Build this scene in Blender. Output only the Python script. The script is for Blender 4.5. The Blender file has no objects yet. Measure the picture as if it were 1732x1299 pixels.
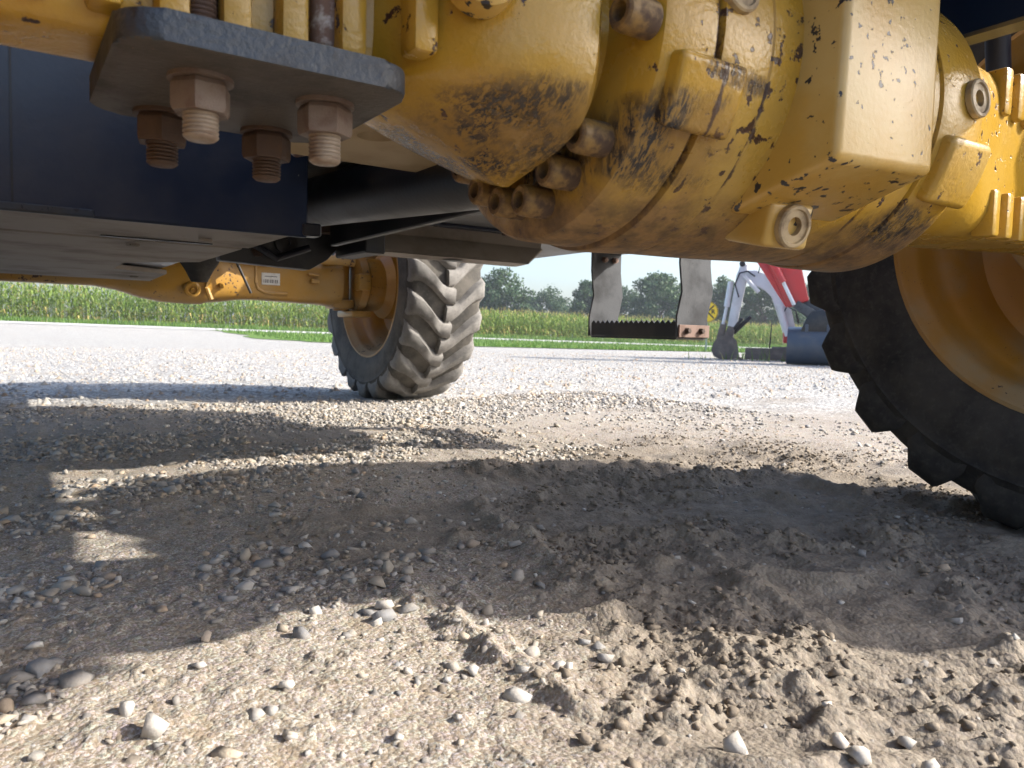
import bpy, bmesh, math, random
import numpy as np
from mathutils import Vector, Matrix

R = math.radians
scn = bpy.context.scene
COL = scn.collection

# ------------------------------------------------------------------ camera
cd = bpy.data.cameras.new('camera')
cam = bpy.data.objects.new('camera', cd)
COL.objects.link(cam)
_r = Vector((0.83423, -0.55087, 0.02460)); _u = Vector((0.014896, 0.06711, 0.997634)); _f = Vector((0.551215, 0.83189, -0.064191))
cam.matrix_world = Matrix(((_r.x, _u.x, -_f.x, -0.775), (_r.y, _u.y, -_f.y, -0.612), (_r.z, _u.z, -_f.z, 0.3793), (0, 0, 0, 1)))
cd.sensor_width = 36.0
cd.lens = 36.0 * 1300.0 / 1732.0
cd.clip_start = 0.02
cd.clip_end = 2000.0
cd.dof.use_dof = True
cd.dof.focus_distance = 1.2
cd.dof.aperture_fstop = 13.0
scn.camera = cam

# ------------------------------------------------------------------ world and sun
SUN_EL = R(32.5)
SUN_DIR = Vector((0.82, -0.575, 0.0)).normalized()      # horizontal direction towards the sun
w = bpy.data.worlds.new('World')
scn.world = w
w.use_nodes = True
wn = w.node_tree
sky = wn.nodes.new('ShaderNodeTexSky')
sky.sky_type = 'NISHITA'
sky.sun_disc = False
sky.sun_elevation = SUN_EL
sky.sun_rotation = math.atan2(SUN_DIR.x, SUN_DIR.y)
sky.air_density = 1.0
sky.dust_density = 3.2
sky.ozone_density = 3.0
wn.links.new(sky.outputs[0], wn.nodes['Background'].inputs[0])
wn.nodes['Background'].inputs[1].default_value = 0.15
sl = bpy.data.lights.new('sun', 'SUN')
sl.energy = 3.6
sl.angle = R(0.8)
sl.color = (1.0, 0.94, 0.85)
so = bpy.data.objects.new('sun', sl)
COL.objects.link(so)
_d = Vector((SUN_DIR.x * math.cos(SUN_EL), SUN_DIR.y * math.cos(SUN_EL), math.sin(SUN_EL)))
so.rotation_euler = _d.to_track_quat('Z', 'Y').to_euler()
scn.view_settings.view_transform = 'Standard'
scn.view_settings.look = 'None'
scn.view_settings.exposure = 1.34
scn.view_settings.gamma = 1.0
scn.render.engine = 'CYCLES'
scn.cycles.max_bounces = 6
scn.cycles.diffuse_bounces = 4
scn.cycles.glossy_bounces = 3

random.seed(7)
rng = np.random.default_rng(11)


# ------------------------------------------------------------------ noise in numpy
def _hash(ix, iy, seed):
    h = (ix.astype(np.int64) * 374761393 + iy.astype(np.int64) * 668265263 + seed * 1442695041) & 0x7fffffff
    h = ((h ^ (h >> 13)) * 1274126177) & 0x7fffffff
    h = (h ^ (h >> 16)) & 0xffffff
    return h / float(0xffffff)


def vnoise(x, y, seed=0):
    ix = np.floor(x); iy = np.floor(y)
    fx = x - ix; fy = y - iy
    fx = fx * fx * fx * (fx * (fx * 6 - 15) + 10); fy = fy * fy * fy * (fy * (fy * 6 - 15) + 10)
    a = _hash(ix, iy, seed); b = _hash(ix + 1, iy, seed); c = _hash(ix, iy + 1, seed); d = _hash(ix + 1, iy + 1, seed)
    return (a + (b - a) * fx) * (1 - fy) + (c + (d - c) * fx) * fy


def fbm(x, y, oct=4, seed=0, gain=0.5):
    s = np.zeros_like(x, dtype=float); a = 1.0; t = 0.0
    for i in range(oct):
        s += a * (vnoise(x, y, seed + i * 17) - 0.5); t += a
        x = x * 2.03 + 3.1; y = y * 2.03 - 1.7; a *= gain
    return s / t * 2.0          # about -1..1


def sstep(a, b, x):
    t = np.clip((x - a) / (b - a), 0, 1)
    return t * t * (3 - 2 * t)


def sline(x, y):               # distance from the yard towards the road
    return y + 0.13 * x


def terrain(x, y):
    s = sline(x, y)
    z = 0.43 * sstep(28, 56, s) - 0.012 * np.clip(x, -60, 140) * sstep(14, 34, s)
    return z


def mud_mask(x, y):
    e = x - (-0.27 + 0.43 * y) + 0.16 * fbm(x * 3.1, y * 3.1, 3, 5)
    m = sstep(-0.10, 0.16, e) * (1 - sstep(1.15, 1.5, y + 0.25 * fbm(x * 2.2 + 9, y * 2.2, 3, 8))) * (1 - sstep(1.25, 1.9, x))
    m2 = 0.8 * sstep(0.25, 0.55, fbm(x * 0.9 + 31, y * 1.6 + 4, 3, 21)) * (1 - sstep(3, 5.5, y))
    return np.clip(np.maximum(m, m2), 0, 1)


PATCHES = ((-0.31, 0.58, 0.20, 0.20), (-0.10, 0.72, 0.18, 0.12), (-0.42, 1.34, 0.34, 0.16), (0.02, 1.62, 0.38, 0.20), (0.42, 1.78, 0.34, 0.22), (0.70, 1.30, 0.30, 0.16), (-0.74, 1.05, 0.14, 0.10), (-0.82, 0.62, 0.20, 0.12),
           (-0.80, 0.27, 0.10, 0.09), (-0.07, -0.18, 0.05, 0.10), (-0.55, 2.1, 0.45, 0.3), (0.60, 2.5, 0.8, 0.45), (1.0, 0.20, 0.16, 0.10))


def gravel_mask(x, y):
    n = 0.45 * fbm(x * 6 + 4, y * 6 + 8, 3, 44)
    g = 0.30 * sstep(-0.1, 0.35, fbm(x * 1.7 + 4, y * 2.5 + 8, 3, 45))
    for cx, cy, rx, ry in PATCHES:
        d = ((x - cx) / rx) ** 2 + ((y - cy) / ry) ** 2
        g = np.maximum(g, 1 - sstep(0.35, 1.5, d + 1.6 * n))
    far = sstep(2.2, 4.0, y + 0.6 * np.maximum(x - 0.8, 0))
    g = np.maximum(g, far)
    return g * (1 - 0.8 * mud_mask(x, y))


RIDGES = (([(0.288, 1.174), (0.446, 0.957), (0.60, 0.78), (0.941, 0.714), (1.0, 0.5)], 0.024, 0.045), ([(0.101, 0.857), (0.0, 0.481), (-0.031, 0.278)], 0.018, 0.028), ([(-0.286, 0.389), (-0.278, 0.172), (-0.281, -0.027)], 0.014, 0.020),
          ([(-0.022, -0.007), (-0.043, -0.106), (-0.102, -0.188)], 0.016, 0.022), ([(0.236, 0.311), (0.159, 0.11), (0.139, -0.011)], 0.014, 0.024), ([(0.471, 0.103), (0.512, 0.025), (0.286, -0.165)], 0.013, 0.022))


def height(x, y):
    m = mud_mask(x, y)
    near = 1 - sstep(8, 16, np.hypot(x, y))
    z = 0.012 * fbm(x * 0.9, y * 0.9, 3, 1) * near + 0.008 * fbm(x * 4.0, y * 4.0, 3, 2) * near
    z += near * 0.0035 * fbm(x * 28, y * 28, 3, 3)
    z += near * 0.0016 * fbm(x * 75, y * 75, 3, 33, 0.7)
    # churned soil: broken ridges left by the tyre lugs
    wx = x + 0.05 * fbm(x * 6, y * 6, 2, 61); wy = y + 0.05 * fbm(x * 6 + 9, y * 6, 2, 62)
    ph = (wy * 0.80 + wx * 0.55) / 0.19
    ridge = np.exp(-((ph - np.floor(ph) - 0.5) / 0.15) ** 2)
    brk = sstep(-0.15, 0.35, fbm(x * 7 + 3, y * 7, 3, 71))
    z += m * (0.022 * ridge * brk + 0.018 * fbm(x * 7, y * 7, 3, 72))
    cl = np.maximum(0, fbm(x * 24, y * 24, 3, 73) - 0.02)
    cl2 = np.maximum(0, fbm(x * 55, y * 55, 3, 74) - 0.02)
    z += m * near * sstep(-0.35, 0.3, fbm(x * 5 + 40, y * 5, 3, 75)) * (0.020 * cl + 0.012 * cl2)
    # lumpy ridges where lugs have thrown soil sideways
    for line, hh, ww in RIDGES:
        d = np.full(x.shape, 9.0)
        for (ax, ay), (bx, by) in zip(line[:-1], line[1:]):
            ex, ey = bx - ax, by - ay
            t = np.clip(((x - ax) * ex + (y - ay) * ey) / (ex * ex + ey * ey), 0, 1)
            d = np.minimum(d, np.hypot(x - ax - t * ex, y - ay - t * ey))
        q = d + 0.022 * fbm(x * 22, y * 22, 3, 101)
        z += hh * np.exp(-(q / ww) ** 2) * (0.45 + 0.9 * np.clip(fbm(x * 30 + 5, y * 30, 3, 103) + 0.35, 0, 1))
    # fine ribbed print pressed into the soil by another tyre
    rib = np.exp(-(((x - 0.12) / 0.17) ** 4 + ((y + 0.27) / 0.16) ** 4))
    z += rib * (0.0045 * np.sin((0.55 * x + 0.84 * y + 0.012 * fbm(x * 9, y * 9, 2, 88)) / 0.021 * 2 * math.pi))
    # small crumbs outside the mud too
    z += (1 - m) * near * 0.010 * np.maximum(0, fbm(x * 38, y * 38, 3, 81) - 0.18)
    # smooth settle under the four tyre contact patches
    for cx, cy in ((1.15, 0), (1.15, 3.54), (-1.15, 0), (-1.15, 3.54)):
        k = np.exp(-(((x - cx) / 0.30) ** 4 + ((y - cy) / 0.30) ** 4))
        z = z * (1 - 0.8 * k) - 0.006 * k
    return z + terrain(x, y)


# ------------------------------------------------------------------ materials
class NT:
    def __init__(self, name):
        self.m = bpy.data.materials.new(name); self.m.use_nodes = True
        self.t = self.m.node_tree; self.N = self.t.nodes; self.b = self.N['Principled BSDF']; self._tc = None

    def n(self, typ, **kw):
        nd = self.N.new(typ)
        for k, v in kw.items():
            if k.startswith('i_'):
                nd.inputs[int(k[2:])].default_value = v
            else:
                setattr(nd, k, v)
        return nd

    def l(self, a, b):
        self.t.links.new(a, b)

    def co(self, world=False):
        if world:
            return self.n('ShaderNodeNewGeometry').outputs['Position']
        if not self._tc:
            self._tc = self.n('ShaderNodeTexCoord')
        return self._tc.outputs['Object']

    def noise(self, scale, detail=4, rough=0.55, world=False, stretch=None, dist=0.0):
        nd = self.n('ShaderNodeTexNoise')
        nd.inputs['Scale'].default_value = scale; nd.inputs['Detail'].default_value = detail
        nd.inputs['Roughness'].default_value = rough; nd.inputs['Distortion'].default_value = dist
        c = self.co(world)
        if stretch:
            mp = self.n('ShaderNodeMapping'); mp.inputs['Scale'].default_value = stretch
            if len(stretch) == 3 and hasattr(self, 'rot') and self.rot:
                mp.inputs['Rotation'].default_value = self.rot
            self.l(c, mp.inputs[0]); c = mp.outputs[0]
        self.l(c, nd.inputs['Vector'])
        return nd.outputs['Fac']

    def voro(self, scale, feature='F1', world=False):
        nd = self.n('ShaderNodeTexVoronoi'); nd.feature = feature
        nd.inputs['Scale'].default_value = scale
        self.l(self.co(world), nd.inputs['Vector'])
        return nd

    def ramp(self, fac, a, b, lo=0.0, hi=1.0):
        nd = self.n('ShaderNodeMapRange'); nd.interpolation_type = 'SMOOTHSTEP'
        self.l(fac, nd.inputs['Value'])
        nd.inputs['From Min'].default_value = a; nd.inputs['From Max'].default_value = b
        nd.inputs['To Min'].default_value = lo; nd.inputs['To Max'].default_value = hi
        return nd.outputs[0]

    def math(self, op, a, b=None):
        nd = self.n('ShaderNodeMath', operation=op)
        for i, v in enumerate((a, b)):
            if v is None: continue
            if isinstance(v, (int, float)): nd.inputs[i].default_value = v
            else: self.l(v, nd.inputs[i])
        return nd.outputs[0]

    def mix(self, fac, a, b):
        nd = self.n('ShaderNodeMix', data_type='RGBA')
        if isinstance(fac, (int, float)): nd.inputs[0].default_value = fac
        else: self.l(fac, nd.inputs[0])
        for i, v in ((6, a), (7, b)):
            if isinstance(v, tuple): nd.inputs[i].default_value = (*v[:3], 1)
            else: self.l(v, nd.inputs[i])
        return nd.outputs[2]

    def bump(self, h, strength=0.3, dist=0.01, normal=None):
        nd = self.n('ShaderNodeBump'); nd.inputs['Strength'].default_value = strength; nd.inputs['Distance'].default_value = dist
        self.l(h, nd.inputs['Height'])
        if normal is not None: self.l(normal, nd.inputs['Normal'])
        self.l(nd.outputs[0], self.b.inputs['Normal'])
        return nd.outputs[0]

    def attr(self, name):
        nd = self.n('ShaderNodeAttribute'); nd.attribute_name = name
        return nd

    def out(self, col=None, rough=None, metal=0.0, spec=None, coat=None):
        b = self.b
        if col is not None:
            if isinstance(col, tuple): b.inputs['Base Color'].default_value = (*col[:3], 1)
            else: self.l(col, b.inputs['Base Color'])
        if rough is not None:
            if isinstance(rough, (int, float)): b.inputs['Roughness'].default_value = rough
            else: self.l(rough, b.inputs['Roughness'])
        b.inputs['Metallic'].default_value = metal
        if spec is not None: b.inputs['Specular IOR Level'].default_value = spec
        if coat: b.inputs['Coat Weight'].default_value = coat; b.inputs['Coat Roughness'].default_value = 0.25
        return self.m


def yellow_mat(name, grime=0.5, chip=0.66, base=(0.38, 0.20, 0.025)):
    k = NT(name)
    c = k.mix(k.ramp(k.noise(7, 3), 0.35, 0.7), base, (base[0] * 1.08, base[1] * 1.12, base[2] * 1.7))
    dust = k.ramp(k.noise(4.5, 6, 0.62), 0.40, 0.68, 0, grime)
    c = k.mix(dust, c, (0.32, 0.24, 0.13))
    big = k.noise(3.0, 3)
    ch = k.noise(55, 5, 0.6)
    thr = k.math('ADD', ch, k.math('MULTIPLY', k.math('SUBTRACT', big, 0.5), 0.55))
    chips = k.ramp(thr, chip, chip + 0.025)
    c = k.mix(chips, c, (0.055, 0.030, 0.020))
    sp = k.ramp(k.voro(140).outputs['Distance'], 0.10, 0.14, 1, 0)
    spm = k.math('MULTIPLY', sp, k.ramp(k.noise(30, 2), 0.55, 0.60))
    c = k.mix(spm, c, (0.04, 0.03, 0.03))
    k.bump(k.math('SUBTRACT', k.noise(160, 3), k.math('MULTIPLY', chips, 0.8)), 0.22, 0.0012)
    return k.out(c, k.math('ADD', k.math('MULTIPLY', dust, 0.5), 0.34), 0, 0.5)


def axle_mat(name):
    """worn yellow paint: rubbed-through dark scrapes, grime in the joints and caked grease"""
    k = NT(name)
    W = True
    c = k.mix(k.ramp(k.noise(7, 3, world=W), 0.35, 0.7), (0.41, 0.232, 0.020), (0.44, 0.272, 0.046))
    dust = k.ramp(k.noise(5.5, 6, 0.62, W), 0.42, 0.70, 0, 0.38)
    c = k.mix(dust, c, (0.29, 0.205, 0.085))
    xyz = k.n('ShaderNodeSeparateXYZ'); k.l(k.co(W), xyz.inputs[0])
    x, y, z = xyz.outputs
    big = k.noise(3.3, 3, world=W)
    chips = k.ramp(k.math('ADD', k.noise(60, 5, 0.6, W), k.math('MULTIPLY', k.math('SUBTRACT', big, 0.5), 0.5)), 0.635, 0.665)
    c = k.mix(chips, c, (0.055, 0.028, 0.018))
    rag = k.noise(26, 5, 0.7, W)
    def blob(cx, cz, rx, rz):
        a = k.math('POWER', k.math('DIVIDE', k.math('SUBTRACT', x, cx), rx), 2)
        b = k.math('POWER', k.math('DIVIDE', k.math('SUBTRACT', z, cz), rz), 2)
        return k.ramp(k.math('ADD', k.math('ADD', a, b), k.math('MULTIPLY', k.math('SUBTRACT', rag, 0.5), 1.9)), 0.15, 1.25, 1, 0)
    stain = k.math('MAXIMUM', blob(-0.315, 0.540, 0.075, 0.040), blob(0.085, 0.505, 0.085, 0.030))
    stain = k.math('MAXIMUM', stain, k.math('MULTIPLY', blob(-0.43, 0.545, 0.085, 0.032), 0.95))
    stain = k.math('MAXIMUM', stain, k.math('MULTIPLY', blob(-0.27, 0.595, 0.05, 0.012), 0.9))
    patch = k.ramp(k.noise(17, 3, 0.6, W), 0.36, 0.54)
    k.rot = (0, R(32), 0)
    st = k.noise(1.0, 6, 0.75, W, (230, 90, 26), 0.6)
    st2 = k.noise(1.0, 6, 0.72, W, (420, 160, 60), 0.4)
    k.rot = None
    c = k.mix(k.math('MULTIPLY', stain, 0.55), c, (0.15, 0.082, 0.032))
    oil = k.math('MULTIPLY', k.math('MULTIPLY', stain, patch), k.ramp(k.math('ADD', k.math('MULTIPLY', st, 0.6), k.math('MULTIPLY', st2, 0.4)), 0.455, 0.525))
    c = k.mix(oil, c, (0.020, 0.019, 0.022))
    # grime lying in the joints of the casting
    jn = None
    for sx_, wd_ in ((-0.290, 0.0035), (-0.2255, 0.0022), (-0.0015, 0.0022), (0.0553, 0.0034)):
        d = k.math('ABSOLUTE', k.math('SUBTRACT', x, sx_))
        d = k.math('ADD', d, k.math('MULTIPLY', k.math('SUBTRACT', rag, 0.42), 0.014))
        f_ = k.ramp(d, wd_ * 0.5, wd_ * 1.2, 0.9, 0)
        jn = f_ if jn is None else k.math('MAXIMUM', jn, f_)
    c = k.mix(jn, c, (0.045, 0.022, 0.018))
    gm = k.math('ADD', z, k.math('MULTIPLY', k.math('SUBTRACT', k.noise(14, 6, 0.68, W), 0.5), 0.09))
    grease = k.ramp(gm, 0.480, 0.522, 0.85, 0)
    c = k.mix(grease, c, k.mix(k.ramp(k.noise(38, 6, 0.7, W), 0.36, 0.62), (0.060, 0.036, 0.026), (0.215, 0.125, 0.055)))
    k.bump(k.math('SUBTRACT', k.math('ADD', k.noise(190, 3, world=W), k.math('MULTIPLY', k.noise(48, 3, world=W), 1.6)), k.math('ADD', k.math('MULTIPLY', chips, 0.8), oil)), 0.40, 0.0016)
    return k.out(c, k.math('ADD', k.math('MULTIPLY', k.math('MAXIMUM', dust, grease), 0.45), 0.21), 0, 0.5)


def speck_mat(name):
    k = NT(name)
    c = k.mix(k.ramp(k.noise(9, 4), 0.35, 0.7), (0.42, 0.250, 0.048), (0.47, 0.335, 0.125))  # paler yellow blotches carry the cast block's whitish glare in the colour
    ch = k.noise(95, 3, 0.5)
    chips = k.ramp(k.math('ADD', ch, k.math('MULTIPLY', k.math('SUBTRACT', k.noise(11, 2), 0.5), 0.40)), 0.635, 0.66)
    c = k.mix(chips, c, (0.022, 0.020, 0.026))
    k.bump(k.math('SUBTRACT', k.noise(170, 3), chips), 0.25, 0.0012)
    return k.out(c, 0.30, 0, 0.5)


def paint(name, col, dirt=(0.2, 0.16, 0.11), amt=0.4, rough=0.4, scale=6, chip=None, bump=0.08, spec=0.5, lo=0.42, hi=0.72):
    k = NT(name)
    d = k.ramp(k.noise(scale, 6, 0.62), lo, hi, 0, amt)
    c = k.mix(d, col, dirt)
    if chip:
        cp = k.ramp(k.noise(scale * 9, 5, 0.6), chip[1], chip[1] + 0.03)
        c = k.mix(cp, c, chip[0])
    if bump: k.bump(k.noise(scale * 18, 4), bump, 0.004)
    return k.out(c, k.math('ADD', k.math('MULTIPLY', d, 0.5), rough), 0, spec)


M = {}
M['axle'] = axle_mat('worn_yellow_axle_paint')
M['yellow'] = yellow_mat('yellow_paint', 0.45)
M['speck'] = speck_mat('speckled_yellow_glare_paint')
M['rim'] = yellow_mat('rim_paint', 0.8, 0.70, (0.34, 0.165, 0.020))
M['boltyellow'] = paint('bolt_yellow', (0.22, 0.128, 0.034), (0.060, 0.036, 0.026), 0.95, 0.4, 60, lo=0.36, hi=0.62)
M['socket'] = paint('grease_in_socket', (0.02, 0.018, 0.016), amt=0.3, rough=0.6)
M['navy'] = paint('navy_paint', (0.008, 0.017, 0.042), (0.10, 0.085, 0.07), 0.22, 0.30, 5, ((0.30, 0.28, 0.25), 0.735))
M['black'] = paint('black_paint', (0.012, 0.013, 0.016), (0.09, 0.075, 0.06), 0.35, 0.35, 7)
M['under'] = paint('dusty_underside_plate', (0.33, 0.285, 0.235), (0.13, 0.11, 0.09), 0.6, 0.65, 5, ((0.03, 0.027, 0.025), 0.70))
M['tan'] = paint('tan_underside', (0.36, 0.26, 0.13), (0.20, 0.14, 0.09), 0.6, 0.55, 6, ((0.06, 0.04, 0.03), 0.72))
M['sheet'] = paint('grey_floor_sheet', (0.15, 0.155, 0.165), (0.24, 0.225, 0.20), 0.55, 0.5, 6)
M['clamp'] = paint('chipped_grey_blue_plate', (0.020, 0.029, 0.043), (0.065, 0.055, 0.045), 0.6, 0.42, 11, ((0.012, 0.013, 0.018), 0.62), bump=0.35)
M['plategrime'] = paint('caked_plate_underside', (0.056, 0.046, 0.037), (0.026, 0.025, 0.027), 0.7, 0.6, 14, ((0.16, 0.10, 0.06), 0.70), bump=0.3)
M['rust'] = paint('rusty_nut', (0.052, 0.028, 0.018), (0.105, 0.066, 0.045), 0.8, 0.6, 45, bump=0.3)
M['rustlight'] = paint('pale_rusty_nut', (0.155, 0.115, 0.092), (0.095, 0.052, 0.036), 0.7, 0.5, 40, bump=0.3)
M['thread'] = paint('thread_steel', (0.26, 0.21, 0.16), (0.12, 0.065, 0.04), 0.7, 0.45, 40)
M['stud'] = paint('stud_steel', (0.42, 0.39, 0.36), (0.13, 0.065, 0.04), 0.9, 0.42, 26, lo=0.45, hi=0.55)
M['galv'] = paint('grey_step_steel', (0.092, 0.096, 0.102), (0.05, 0.05, 0.052), 0.75, 0.7, 9, ((0.05, 0.05, 0.05), 0.70), bump=0.15, spec=0.15)
M['strip'] = paint('brown_step_strip', (0.20, 0.125, 0.095), (0.10, 0.06, 0.045), 0.7, 0.6, 20)
M['hose'] = paint('hose', (0.010, 0.012, 0.022), (0.05, 0.05, 0.055), 0.3, 0.4, 20)
M['plate_white'] = paint('name_plate', (0.62, 0.62, 0.60), (0.25, 0.2, 0.12), 0.4, 0.4, 30)
M['print'] = paint('plate_print', (0.12, 0.12, 0.13), amt=0.2, rough=0.5)
M['white'] = paint('white_boom_paint', (0.62, 0.64, 0.66), (0.30, 0.29, 0.28), 0.35, 0.35, 3)
M['red'] = paint('red_boom_paint', (0.50, 0.035, 0.038), (0.25, 0.08, 0.07), 0.35, 0.35, 3)
M['bucket'] = paint('worn_bucket_steel', (0.11, 0.092, 0.08), (0.25, 0.21, 0.17), 0.6, 0.55, 6)
M['slate'] = paint('slate_bucket_paint', (0.045, 0.060, 0.085), (0.13, 0.12, 0.11), 0.35, 0.4, 4)
M['chrome'] = paint('cylinder_rod', (0.62, 0.64, 0.66), amt=0.2, rough=0.2)
M['signyellow'] = paint('sign_yellow', (0.80, 0.50, 0.015), (0.6, 0.4, 0.1), 0.2, 0.45, 4)
M['signblack'] = paint('sign_black', (0.015, 0.015, 0.015), amt=0.1, rough=0.5)
M['post'] = paint('sign_post_steel', (0.33, 0.35, 0.34), amt=0.3, rough=0.5)
M['orange'] = paint('orange_guard', (0.72, 0.30, 0.02), amt=0.3)
M['glass'] = NT('dark_glass').out((0.03, 0.04, 0.045), 0.05, 0, 0.6)


def rubber_mat(name, a, b, spk):
    k = NT(name)
    d = k.ramp(k.noise(7, 6, 0.62), 0.33, 0.68, 0.05, 0.9)
    c = k.mix(d, a, b)
    sp = k.ramp(k.noise(70, 5, 0.65), 0.50, 0.70, 0, 0.35)
    c = k.mix(sp, c, spk)
    k.bump(k.noise(60, 5), 0.2, 0.004)
    return k.out(c, 0.8, 0, 0.2)


M['rubberdust'] = rubber_mat('dusty_tyre_rubber', (0.045, 0.043, 0.040), (0.135, 0.122, 0.104), (0.16, 0.148, 0.13))
M['lugdust'] = rubber_mat('dusty_tyre_lug', (0.115, 0.110, 0.102), (0.27, 0.255, 0.235), (0.06, 0.058, 0.055))
M['rubber'] = rubber_mat('tyre_rubber', (0.016, 0.016, 0.017), (0.062, 0.056, 0.048), (0.09, 0.083, 0.072))
M['lug'] = rubber_mat('tyre_lug_rubber', (0.016, 0.016, 0.018), (0.066, 0.060, 0.052), (0.09, 0.083, 0.072))


def ground_mat():
    k = NT('gravel_ground')
    mud = k.attr('mud').outputs['Fac']; gr = k.attr('gravel').outputs['Fac']
    n1 = k.noise(2.2, 5, 0.6, True); n2 = k.noise(34, 5, 0.65, True); n3 = k.noise(320, 3, 0.6, True)
    soil = k.mix(k.ramp(n1, 0.3, 0.7), (0.225, 0.172, 0.116), (0.295, 0.240, 0.172))
    soil = k.mix(k.ramp(n2, 0.30, 0.72, 0, 0.6), soil, (0.160, 0.124, 0.088))
    v = k.voro(150, 'F1', True)
    fine = k.n('ShaderNodeHueSaturation'); fine.inputs['Saturation'].default_value = 0.15
    k.l(v.outputs['Color'], fine.inputs['Color'])
    peb = k.mix(0.62, (0.28, 0.245, 0.195), fine.outputs['Color'])
    soil = k.mix(k.ramp(n3, 0.40, 0.60, 0.05, 0.5), soil, peb)
    soil = k.mix(k.ramp(k.noise(11, 4, 0.6, True), 0.52, 0.70, 0, 0.45), soil, (0.30, 0.225, 0.145))
    mudc = k.mix(k.ramp(n2, 0.3, 0.7), (0.255, 0.218, 0.172), (0.170, 0.142, 0.110))
    c = k.mix(k.math('MULTIPLY', mud, 0.85), soil, mudc)
    # crushed limestone seen from further off
    v2 = k.voro(55, 'F1', True)
    bw = k.n('ShaderNodeRGBToBW'); k.l(v2.outputs['Color'], bw.inputs[0])
    lime = k.mix(k.ramp(bw.outputs[0], 0.25, 0.75), (0.29, 0.278, 0.258), (0.58, 0.56, 0.52))
    lime = k.mix(k.ramp(v2.outputs['Distance'], 0.45, 0.75, 0, 0.55), lime, (0.16, 0.15, 0.14))
    lime = k.mix(k.ramp(k.noise(9, 5, 0.7, True), 0.48, 0.64, 0, 0.55), lime, (0.22, 0.21, 0.195))
    lime = k.mix(k.ramp(k.noise(2.4, 5, 0.7, True, (1, 2.2, 1)), 0.52, 0.66, 0, 0.45), lime, (0.24, 0.215, 0.18))
    lime = k.mix(k.ramp(k.noise(1.1, 4, 0.6, True), 0.52, 0.72, 0, 0.5), lime, (0.35, 0.305, 0.24))
    c = k.mix(gr, c, lime)
    hb = k.math('ADD', k.math('MULTIPLY', n3, 0.6), k.math('MULTIPLY', v.outputs['Distance'], -0.8))
    hb = k.math('ADD', hb, k.math('MULTIPLY', k.math('MULTIPLY', v2.outputs['Distance'], -3.2), gr))
    k.bump(hb, 0.5, 0.006)
    return k.out(c, 0.92, 0, 0.15)


M['ground'] = ground_mat()


def stone_mat(name='stones'):
    k = NT(name)
    t = k.attr('tint').outputs['Fac']; s = k.attr('soil').outputs['Fac']
    cr = k.n('ShaderNodeValToRGB')
    els = cr.color_ramp.elements
    els[0].position = 0; els[0].color = (0.15, 0.15, 0.155, 1)
    els[1].position = 1; els[1].color = (0.54, 0.52, 0.485, 1)
    for p_, c_ in ((0.25, (0.26, 0.26, 0.265, 1)), (0.45, (0.36, 0.345, 0.32, 1)), (0.60, (0.42, 0.36, 0.28, 1)), (0.68, (0.40, 0.29, 0.20, 1)), (0.76, (0.45, 0.42, 0.38, 1))):
        e = els.new(p_); e.color = c_
    k.l(t, cr.inputs[0])
    c = k.mix(k.ramp(k.noise(60, 4, 0.6, True), 0.35, 0.7, 0, 0.45), cr.outputs[0], (0.33, 0.285, 0.225))
    c = k.mix(s, c, k.mix(k.ramp(k.noise(90, 4, 0.6, True), 0.3, 0.7), (0.250, 0.208, 0.158), (0.172, 0.140, 0.106)))
    k.bump(k.noise(260, 4, 0.6, True), 0.3, 0.003)
    return k.out(c, 0.85, 0, 0.25)


M['stone'] = stone_mat()


def leafy(name, a, b, c3, scale, trans=0.25):
    k = NT(name)
    t = k.attr('tint').outputs['Fac']
    c = k.mix(k.ramp(t, 0.0, 0.6), a, b)
    c = k.mix(k.ramp(t, 0.72, 0.95), c, c3)
    c = k.mix(k.ramp(k.noise(scale, 3, 0.5, True), 0.35, 0.7, 0, 0.5), c, a)
    k.out(c, 0.6, 0, 0.3)
    tr = k.n('ShaderNodeBsdfTranslucent'); k.l(c, tr.inputs[0])
    mx = k.n('ShaderNodeMixShader'); mx.inputs[0].default_value = trans
    k.l(k.b.outputs[0], mx.inputs[1]); k.l(tr.outputs[0], mx.inputs[2])
    o = [n for n in k.N if n.type == 'OUTPUT_MATERIAL'][0]
    k.l(mx.outputs[0], o.inputs[0])
    return k.m


M['corn'] = leafy('corn_leaves', (0.11, 0.195, 0.034), (0.26, 0.34, 0.075), (0.54, 0.42, 0.16), 0.35, 0.3)
M['grass'] = leafy('grass_blades', (0.085, 0.17, 0.032), (0.15, 0.25, 0.05), (0.28, 0.27, 0.10), 0.5, 0.3)
M['leaf'] = leafy('tree_leaves', (0.030, 0.070, 0.026), (0.060, 0.110, 0.040), (0.095, 0.145, 0.05), 0.15, 0.2)
M['bark'] = paint('bark', (0.075, 0.06, 0.045), (0.04, 0.03, 0.02), 0.6, 0.9, 3)


def turf_mat(name, a, b):
    k = NT(name)
    c = k.mix(k.ramp(k.noise(0.9, 5, 0.65, True), 0.3, 0.7), a, b)
    k.bump(k.noise(6, 4, 0.6, True), 0.6, 0.08)
    return k.out(c, 0.9, 0, 0.1)


M['turf'] = turf_mat('turf_soil', (0.085, 0.16, 0.035), (0.14, 0.21, 0.055))
M['road'] = turf_mat('pale_road', (0.44, 0.425, 0.40), (0.52, 0.50, 0.475))
M['field'] = turf_mat('field_soil', (0.06, 0.07, 0.03), (0.10, 0.09, 0.045))


# ------------------------------------------------------------------ mesh helpers
def link(o, parent=None):
    COL.objects.link(o)
    if parent is not None:
        o.parent = parent
    return o


def tag(o, label=None, cat=None, group=None, kind=None):
    if label: o['label'] = label
    if cat: o['category'] = cat
    if group: o['group'] = group
    if kind: o['kind'] = kind
    return o


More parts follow.
